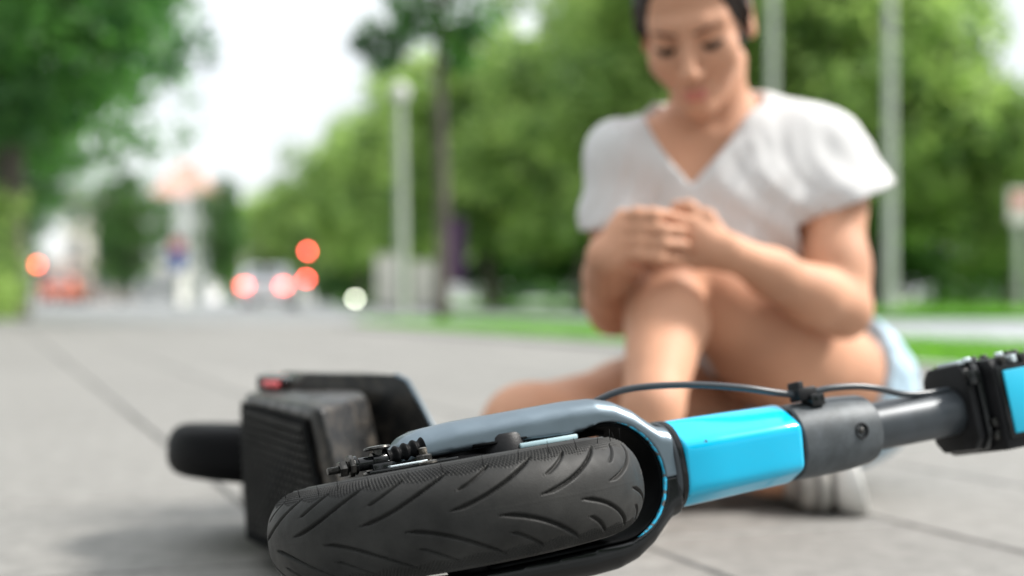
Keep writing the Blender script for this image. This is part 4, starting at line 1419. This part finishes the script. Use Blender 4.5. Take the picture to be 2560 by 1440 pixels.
# collar bones
vb.cap(NEB + Vector((.012, -.058, -.040)), NEB + Vector((.115, -.030, -.026)), .0075, .006, .022)
vb.cap(NEB + Vector((-.012, -.058, -.044)), NEB + Vector((-.11, -.035, -.048)), .0075, .006, .022)
# neck
SKB = H(0, -.035, -.075)
vb.cap(SKB, NEB + Vector((0, 0, .0)), .050, .057, .022)
vb.cap(H(.044, -.03, -.07), NEB + Vector((.015, -.050, -.035)), .012, .010, .018)
vb.cap(H(-.044, -.03, -.07), NEB + Vector((-.012, -.050, -.038)), .012, .010, .018)
# head
vb.ell(H(0, -.014, .040), (.0735, .094, .086), HM, .02)
vb.ell(H(0, .030, -.026), (.0560, .056, .070), HM, .025)
vb.cap(H(0, .068, -.094), H(.040, .008, -.062), .0150, .016, .02)
vb.cap(H(0, .068, -.094), H(-.040, .008, -.062), .0150, .016, .02)
vb.cap(H(0, .044, -.080), H(0, .05, -.06), .026, .034, .03)
vb.ell(H(.036, .056, -.030), (.025, .022, .024), HM, .022)
vb.ell(H(-.036, .056, -.030), (.025, .022, .024), HM, .022)
vb.chain([H(-.042, .060, .017), H(-.021, .0735, .018), H(0, .0765, .019), H(.021, .0735, .018), H(.042, .060, .017)], [.011, .0120, .0115, .0120, .011], .014)
for sx in (1, -1):
    vb.ell(H(sx * .031, .094, -.002), (.020, .022, .0140), HM, .014, 'sub')
    vb.ell(H(sx * .031, .0650, -.004), (.0150, .0135, .0120), HM, .005)
vb.cap(H(0, .084, .006), H(0, .110, -.036), .0075, .0105, .012)
vb.ell(H(0, .1085, -.038), (.0092, .0095, .0082), HM, .008)
for sx in (1, -1):
    vb.ell(H(sx * .0125, .0985, -.0415), (.0062, .0075, .0060), HM, .007)
vb.cap(H(-.016, .083, -.0665), H(.016, .083, -.0665), .0065, .0065, .008)
vb.ell(H(0, .089, -.0655), (.013, .007, .0055), HM, .006)
vb.ell(H(0, .088, -.0745), (.014, .008, .0060), HM, .006)
vb.ell(H(0, .080, -.094), (.013, .010, .010), HM, .014)
for sx in (1, -1):
    vb.ell(H(sx * .0745, -.006, -.010), (.0070, .0150, .0280), HM, .008)
    vb.ell(H(sx * .0815, -.002, -.006), (.0050, .0090, .0170), HM, .005, 'sub')
# arms
BOX_ = ((-.10, 1.55, -.01), (.66, 2.40, .82), .0040)
varm = Vol(*BOX_)
def limb(pts, rad, k=.025, v=None): (v or varm).chain(pts, rad, k)
limb([SHO_L, SHO_L.lerp(ELB_L, .35) + Vector((.004, 0, 0)), SHO_L.lerp(ELB_L, .75), ELB_L], [.050, .047, .041, .036])
limb([ELB_L, ELB_L.lerp(WRI_L, .28) + Vector((0, -.004, -.002)), ELB_L.lerp(WRI_L, .65), WRI_L], [.0355, .0375, .0300, .0235], .02)
limb([SHO_R, SHO_R.lerp(ELB_R, .35), SHO_R.lerp(ELB_R, .75), ELB_R], [.046, .041, .036, .032])
limb([ELB_R, ELB_R.lerp(WRI_R, .30) + Vector((0, 0, -.004)), ELB_R.lerp(WRI_R, .68), WRI_R], [.0325, .0345, .029, .0240], .02)
vlegL, vlegR = Vol(*BOX_), Vol(*BOX_)
# legs
vlegL.cap(HIP_L, HIP_L.lerp(KN_L, .42) + Vector((.0, -.01, -.006)), .092, .083, .04)
vlegL.cap(HIP_L.lerp(KN_L, .42) + Vector((.0, -.01, -.006)), KN_L + Vector((0.006, .012, .0)), .083, .053, .04)
vlegL.ell(KN_L + Vector((-.004, -.030, .012)), (.038, .026, .036), None, .03)
limb([KN_L + Vector((0, .0, -.012)), CALF_L + Vector((.004, .018, .0)), SH_L, AN_L + Vector((0, .01, .0))], [.048, .0525, .0355, .0285], .016, v=vlegL)
limb([KN_L + Vector((-.004, -.012, -.03)), SH_L + Vector((-.003, -.012, 0))], [.034, .026], .02, v=vlegL)
vlegR.cap(HIP_R, HIP_R.lerp(KN_R, .5), .088, .074, .04)
vlegR.cap(HIP_R.lerp(KN_R, .5), KN_R, .074, .056, .04)
limb([KN_R, KN_R.lerp(AN_R, .33) + Vector((0, -.004, -.018)), KN_R.lerp(AN_R, .72), AN_R], [.055, .052, .038, .031], .03, v=vlegR)
# feet inside the shoes
vlegL.cap(AN_L, AN_L + Vector((.004, .035, -.035)), .030, .028, .02)
vlegL.cap(AN_L + Vector((.0, .0, -.025)), Vector((.104, 1.595, .032)), .028, .022, .02)
vlegR.cap(AN_R, Vector((.400, 1.87, .045)), .029, .026, .02)
# hands: her left hand lies under, its back seen at the right of the knee
def finger(pts, r0=.0085, r1=.0070):
    n = len(pts)
    varm.chain(pts, [r0 + (r1 - r0) * i / (n - 1) for i in range(n)], .0030)
    for p in pts[1:-1]: varm.ell(p, (r0 * 1.06,) * 3, None, .004)
kL = [P(1738, 560, 1.822), P(1738, 590, 1.816), P(1738, 622, 1.816), P(1742, 652, 1.822)]
for q in kL: varm.cap(WRI_L + Vector((-.006, 0, 0)), q, .0185, .0125, .012)
for q, (tx, ty) in zip(kL, ((1600, 545), (1588, 580), (1590, 618), (1610, 648))):
    m1 = P((1738 * .6 + tx * .4), (q.z * 0 + ty), 1.812)
    finger([q, m1, P(tx + 30, ty, 1.822), P(tx, ty, 1.84)])
finger([WRI_L + Vector((-.012, .002, .020)), P(1770, 545, 1.825), P(1722, 520, 1.835), P(1690, 517, 1.842)], .011, .008)
# her right hand comes round from the left and folds over it
kR = [P(1556, 543, 1.800), P(1545, 575, 1.795), P(1544, 608, 1.793), P(1552, 640, 1.795)]
for q in kR: varm.cap(WRI_R + Vector((.004, 0, .006)), q, .0180, .0115, .012)
tips = ((1668, 536), (1708, 577), (1712, 612), (1690, 648))
for q, (tx, ty) in zip(kR, tips):
    qx = 1280 + q.x / q.y * FPX; qy = HOR - (q.z - CAM_H) / q.y * FPX
    finger([q, P(qx * .66 + tx * .34, qy * .66 + ty * .34 - 6, 1.783), P(qx * .32 + tx * .68, qy * .32 + ty * .68 - 2, 1.784), P(tx, ty, 1.797)], .0086, .0070)
finger([WRI_R + Vector((.012, -.004, -.004)), P(1528, 655, 1.80), P(1560, 672, 1.815), P(1590, 676, 1.828)], .011, .0085)
vb.merge(vlegL, .006); vb.merge(vlegR, .006); vb.merge(varm, .005)
body = sdf_obj('body', vb, M_skin, person, 1)

# lips, brows, lashes
def hv(pad=.0): return Vol(H(0, .08, -.02) - Vector((.09, .07, .09)), H(0, .08, -.02) + Vector((.09, .07, .09)), .0018)
v = hv()
v.chain([H(-.0215, .083, -.0690), H(-.010, .0915, -.0665), H(0, .0935, -.0675), H(.010, .0915, -.0665), H(.0215, .083, -.0690)], [.0014, .0036, .0036, .0036, .0014], .003)
v.chain([H(-.0200, .083, -.0710), H(-.009, .0915, -.0755), H(.009, .0915, -.0755), H(.0200, .083, -.0710)], [.0014, .0046, .0046, .0014], .003)
sdf_obj('lips', v, M_lips, person, 1)
for sx in (1, -1):
    v = hv()
    v.chain([H(sx * .013, .0870, .0120), H(sx * .028, .0820, .0165), H(sx * .040, .0730, .0160), H(sx * .048, .0655, .0125)], [.0036, .0038, .0030, .0014], .003)
    sdf_obj('eyebrow', v, M_brow, person, 1)
    v = hv()
    v.chain([H(sx * .0175, .0755, -.0085), H(sx * .025, .0788, -.0120), H(sx * .034, .0788, -.0122), H(sx * .045, .0710, -.0080)], [.0022, .0042, .0044, .0026], .002)
    sdf_obj('eyelashes', v, M_hair, person, 0)
# hair pulled back, with a knot behind
v = Vol(H(0, -.04, .03) - Vector((.15, .16, .17)), H(0, -.04, .03) + Vector((.15, .16, .17)), .0030)
v.ell(H(0, -.020, .042), (.0815, .1000, .0930), HM, .01)
v.ell(H(0, -.128, .030), (.036, .034, .036), HM, .02)
v.ell(H(0, -.05, -.02), (.070, .062, .058), HM, .03)
v.ell(H(0, .085, .000), (.066, .062, .078), HM, .012, 'sub')
v.ell(H(0, .105, .030), (.062, .055, .055), HM, .012, 'sub')
for sx in (1, -1):
    v.ell(H(sx * .086, .000, -.030), (.028, .022, .044), HM, .006, 'sub')
    v.chain([H(sx * .071, .030, .038), H(sx * .0755, .018, .010), H(sx * .0745, .014, -.014)], [.0060, .0050, .0025], .008)
X, Y, Z = v.grid()
qr = (X - HO.x) * r_.x + (Y - HO.y) * r_.y + (Z - HO.z) * r_.z
qu = (X - HO.x) * u_.x + (Y - HO.y) * u_.y + (Z - HO.z) * u_.z
v.D += (.0009 * np.sin(qr * 900 + 8 * np.sin(qu * 60))).astype(np.float32)
sdf_obj('hair', v, M_hair, person, 1)

# T-shirt
vt = Vol((.02, 1.84, .10), (.64, 2.40, .64), .0036)
I = .016
vt.chain([PEL + Vector((-.01, 0, .02)), WAI + Vector((-.005, -.01, 0)), CHE], [.140, .128, .125], .06)
vt.cap(CHE + Vector((-.050, 0, .0)), CHE + Vector((.060, 0, .02)), .105 + I, .105 + I, .05)
vt.cap(NEB + Vector((-.03, .01, -.075)), NEB + Vector((.03, .01, -.07)), .073 + I, .073 + I, .05)
vt.cap(NEB + Vector((.012, .012, -.012)), SHO_L + Vector((0, 0, .002)), .038 + I, .036 + I, .04)
vt.cap(NEB + Vector((-.01, .012, -.032)), SHO_R, .036 + I, .034 + I, .035)
vt.ell(CHE + Vector((-.060, -.074, -.015)), (.062, .060, .064), None, .06)
vt.ell(CHE + Vector((.060, -.076, -.005)), (.062, .060, .064), None, .06)
# cloth hanging forward over the lap
vt.cap(CHE + Vector((.0, -.06, -.04)), WAI + Vector((-.01, -.085, .03)), .085, .080, .06)
# sleeves
SL_e = P(2112, 512, 2.00); SR_e = P(1540, 560, 1.99)
vt.cap(SHO_L + Vector((.004, 0, -.004)), SL_e, .050, .068, .03)
vt.cap(SHO_L + Vector((.01, 0, -.01)), P(2204, 492, 2.01), .042, .030, .03)
vt.cap(SHO_R, SR_e, .051, .050, .03)
# folds
X, Y, Z = vt.grid()
def fold(ax, az, freq, amp, ph, cx, cz, sr):
    w = np.exp(-(((X - cx) ** 2 + (Z - cz) ** 2) / sr ** 2))
    q = X * ax + Z * az + .012 * np.sin(X * 19 - Z * 27 + ph) + .006 * np.sin(Y * 40 + Z * 30)
    return amp * w * (np.sin(q * freq + ph + 2.2 * np.sin(Z * 23 + X * 9)) ** 3)
fd = fold(.80, .60, 84, .0068, .3, .40, .42, .13) + fold(.97, -.2, 78, .0052, 1.2, .16, .42, .10) + fold(.75, .66, 66, .0060, 2.0, .33, .33, .12) \
    + fold(.9, .42, 58, .0045, .2, .48, .47, .09) + fold(.2, 1.0, 70, .0035, .9, .50, .40, .06)
ac, al = X * .9 - Z * .43, X * .43 + Z * .9
rn = lambda f, g, sd: 1 - 2 * np.abs(vnoise(ac * f + .25 * np.sin(al * 40), al * g + 0 * Y, Y * 9 + 5 + 0 * X, sd))
vt.D += (.35 * fd - (.25 + .75 * np.clip((.455 - X) / .06, 0, 1)) * (.0042 * rn(26, 6, 3) + .0022 * rn(60, 14, 8)) + .0030 * np.sin(X * 31 + Z * 38 + 1.0) * np.sin(Z * 21 - X * 17) + .0012 * np.sin(X * 60 + Z * 45) * np.sin(Y * 70)).astype(np.float32) + 0 * Y.astype(np.float32)
# openings
dL = (SL_e - SHO_L).normalized(); dR = (SR_e - SHO_R).normalized()
cutL = P(2120, 498, 2.0); nL = Vector((.16, -.12, -1)).normalized() * 1.0
def cut_local(vol, p, nrm, rad):
    """plane cut that only acts near p"""
    rg = vol.region(p - Vector((rad,) * 3), p + Vector((rad,) * 3))
    sl, X, Y, Z = rg
    d = (X - p.x) * nrm.x + (Y - p.y) * nrm.y + (Z - p.z) * nrm.z
    s = np.sqrt((X - p.x) ** 2 + (Y - p.y) ** 2 + (Z - p.z) ** 2) - rad * .98
    cut = np.maximum(-d, s)                # inside of the removed half ball
    vol.D[sl] = np.maximum(vol.D[sl], -cut.astype(np.float32))
cut_local(vt, P(2135, 500, 2.0), Vector((.38, .05, -.92)).normalized(), .115)
cut_local(vt, P(1500, 578, 1.99), Vector((.05, .06, -1)).normalized(), .085)
vt.cap(SHO_L.lerp(SL_e, .86), SL_e + dL * .09, .052, .062, .008, 'sub')
vt.cap(SHO_R.lerp(SR_e, .80), SR_e + dR * .09, .042, .044, .008, 'sub')
# V neck: a wedge through the front, and the round of the neck
va, vbm, vc = P(1606, 225, 1.95), P(1732, 462, 1.93), P(1915, 185, 1.95)
rg = vt.region((.05, 1.84, .40), (.55, 2.055, .64))
sl, X, Y, Z = rg
def edge(a, b, left):
    dx, dz = b.x - a.x, b.z - a.z
    L = math.hypot(dx, dz)
    return ((X - a.x) * (-dz) + (Z - a.z) * dx) / L * left
d1 = edge(va, vbm, 1.0); d2 = edge(vbm, vc, 1.0)
d1 = d1 + .012 * np.sin(np.clip((Z - vbm.z) / (va.z - vbm.z), 0, 1) * math.pi)
d2 = d2 + .010 * np.sin(np.clip((Z - vbm.z) / (vc.z - vbm.z), 0, 1) * math.pi)
mid = Vector((.28, 0, .55))
w1 = ((mid.x - va.x) * -(vbm.z - va.z) + (mid.z - va.z) * (vbm.x - va.x))
w2 = ((mid.x - vbm.x) * -(vc.z - vbm.z) + (mid.z - vbm.z) * (vc.x - vbm.x))
wedge = np.maximum(-d1 * math.copysign(1, w1), -d2 * math.copysign(1, w2)) + 0 * Y
wedge = np.maximum(wedge, Y - 2.04)
vt.D[sl] = np.maximum(vt.D[sl], -wedge.astype(np.float32))
vt.cap(NEB + Vector((.0, .0, -.02)), SKB + Vector((0, 0, .06)), .070, .085, .01, 'sub')
vt.plane(Vector((.35, 2.1, .165)), (.0, .2, -1), 0)
shirt = sdf_obj('t_shirt', vt, M_shirt, person, 2)
# ribbed collar edge, rolled sleeve cuff
def on_front(p, off=.002):
    """slide a point along y onto the shirt's front"""
    i = ((np.array(p) - vt.lo) / vt.h).round().astype(int)
    col = vt.D[i[0], :, i[2]]
    k = np.argmax(col < 0)
    if k == 0: return None
    return Vector((p[0], vt.lo[1] + vt.h * k - off, p[2]))

# shorts
vs = Vol((.18, 1.90, .0), (.66, 2.40, .34), .0040)
vs.cap(PEL + Vector((-.05, 0, 0)), PEL + Vector((.06, -.03, 0)), .128, .124, .05)
vs.cap(HIP_L, HIP_L.lerp(KN_L, .34), .104, .100, .04)
vs.cap(HIP_R, HIP_R.lerp(KN_R, .30), .098, .094, .04)
tdL = (KN_L - HIP_L).normalized(); tdR = (KN_R - HIP_R).normalized()
cut_local(vs, HIP_L + tdL * .060, -tdL, .20) if False else None
rgx = vs.region((.18, 1.90, .0), (.66, 2.40, .34))
sl, X, Y, Z = rgx
pl = (X - HIP_L.x) * tdL.x + (Y - HIP_L.y) * tdL.y + (Z - HIP_L.z) * tdL.z - .035
vs.D[sl] = np.where((X > .40), np.maximum(vs.D[sl], pl), vs.D[sl]).astype(np.float32)
pr_ = (X - HIP_R.x) * tdR.x + (Y - HIP_R.y) * tdR.y + (Z - HIP_R.z) * tdR.z - .09
vs.D[sl] = np.where((X <= .40), np.maximum(vs.D[sl], np.minimum(pr_, 1)), vs.D[sl]).astype(np.float32)
vs.D[sl] += (.0022 * np.sin(X * 90 + Y * 60) * np.sin(Z * 80)).astype(np.float32)
sdf_obj('denim_shorts', vs, M_denim, person, 1)

# shoes
vl = Vol((.04, 1.52, -.004), (.30, 1.80, .16), .0030)
vl.cap(Vector((.143, 1.715, .045)), Vector((.100, 1.590, .030)), .037, .029, .02, 'add', (1, 1, .95))
vl.cap(Vector((.146, 1.695, .07)), Vector((.134, 1.665, .06)), .034, .030, .02)
vl.cap(AN_L + Vector((0, .005, .015)), AN_L + Vector((0, .005, .10)), .031, .034, .004, 'sub')
vl.plane(Vector((0, 0, .014)), (0, 0, -1), 0)
ls = sdf_obj('shoe', vl, M_shoe, person, 1)
vso = Vol((.04, 1.52, -.006), (.30, 1.80, .08), .0028)
vso.cap(Vector((.143, 1.717, .014)), Vector((.099, 1.586, .014)), .040, .033, .0)
vso.plane(Vector((0, 0, .026)), (0, 0, 1), 0); vso.plane(Vector((0, 0, .001)), (0, 0, -1), 0)
sdf_obj('sole', vso, M_shoew, ls, 1)
vto = Vol((.04, 1.52, -.006), (.30, 1.80, .10), .0028)
vto.cap(Vector((.103, 1.592, .024)), Vector((.100, 1.582, .020)), .0320, .031, .0)
vto.plane(Vector((0, 0, .003)), (0, 0, -1), 0); vto.plane(Vector((.102, 1.595, 0)), (.3, 1, 0), 0)
sdf_obj('toe_cap', vto, M_shoew, ls, 1)
# the other shoe lies on its side, sole turned to the right
vr2 = Vol((.29, 1.76, -.004), (.56, 2.04, .16), .0030)
HE, TO = Vector((.375, 1.965, .046)), Vector((.395, 1.848, .038))
vr2.cap(HE, TO, .040, .036, .02)
vr2.cap(Vector((.365, 1.905, .054)), Vector((.39, 1.90, .05)), .034, .036, .02)
vr2.plane(Vector((0, 0, .003)), (0, 0, -1), 0)
vr2.plane(Vector((.424, 1.90, 0)), (1, -.12, .14), .004)
rsn = sdf_obj('shoe', vr2, M_shoe, person, 1)
vs2 = Vol((.34, 1.75, -.004), (.56, 2.05, .16), .0026)
vs2.cap(HE + Vector((.052, .004, .001)), TO + Vector((.052, -.006, .001)), .0445, .041, .0)
X, Y, Z = vs2.grid()
pp = ((X - .427) * 1 + (Y - 1.90) * -.12 + (Z - .045) * .14) / 1.017
vs2.D = np.maximum(vs2.D, -(pp + .004)); vs2.D = np.maximum(vs2.D, pp - .024 - .010 * np.clip((.09 - Z) / .09, 0, 1)).astype(np.float32)
vs2.plane(Vector((0, 0, .0015)), (0, 0, -1), 0)
sole2 = sdf_obj('sole', vs2, M_shoew, rsn, 1)
# foxing stripes: dark recessed bands round the canvas
for k, xx in enumerate((.345, .368, .391, .414)):
    v2 = Vol((xx - .012, 1.76, -.004), (xx + .012, 2.03, .12), .0026)
    v2.cap(HE, TO, .0408, .0368, .0)
    v2.plane(Vector((xx + .0045, 0, 0)), (1, 0, 0), 0); v2.plane(Vector((xx - .0045, 0, 0)), (-1, 0, 0), 0)
    v2.plane(Vector((0, 0, .003)), (0, 0, -1), 0)
    if (v2.D < 0).any(): sdf_obj('stripe', v2, M_shoed, rsn, 0)
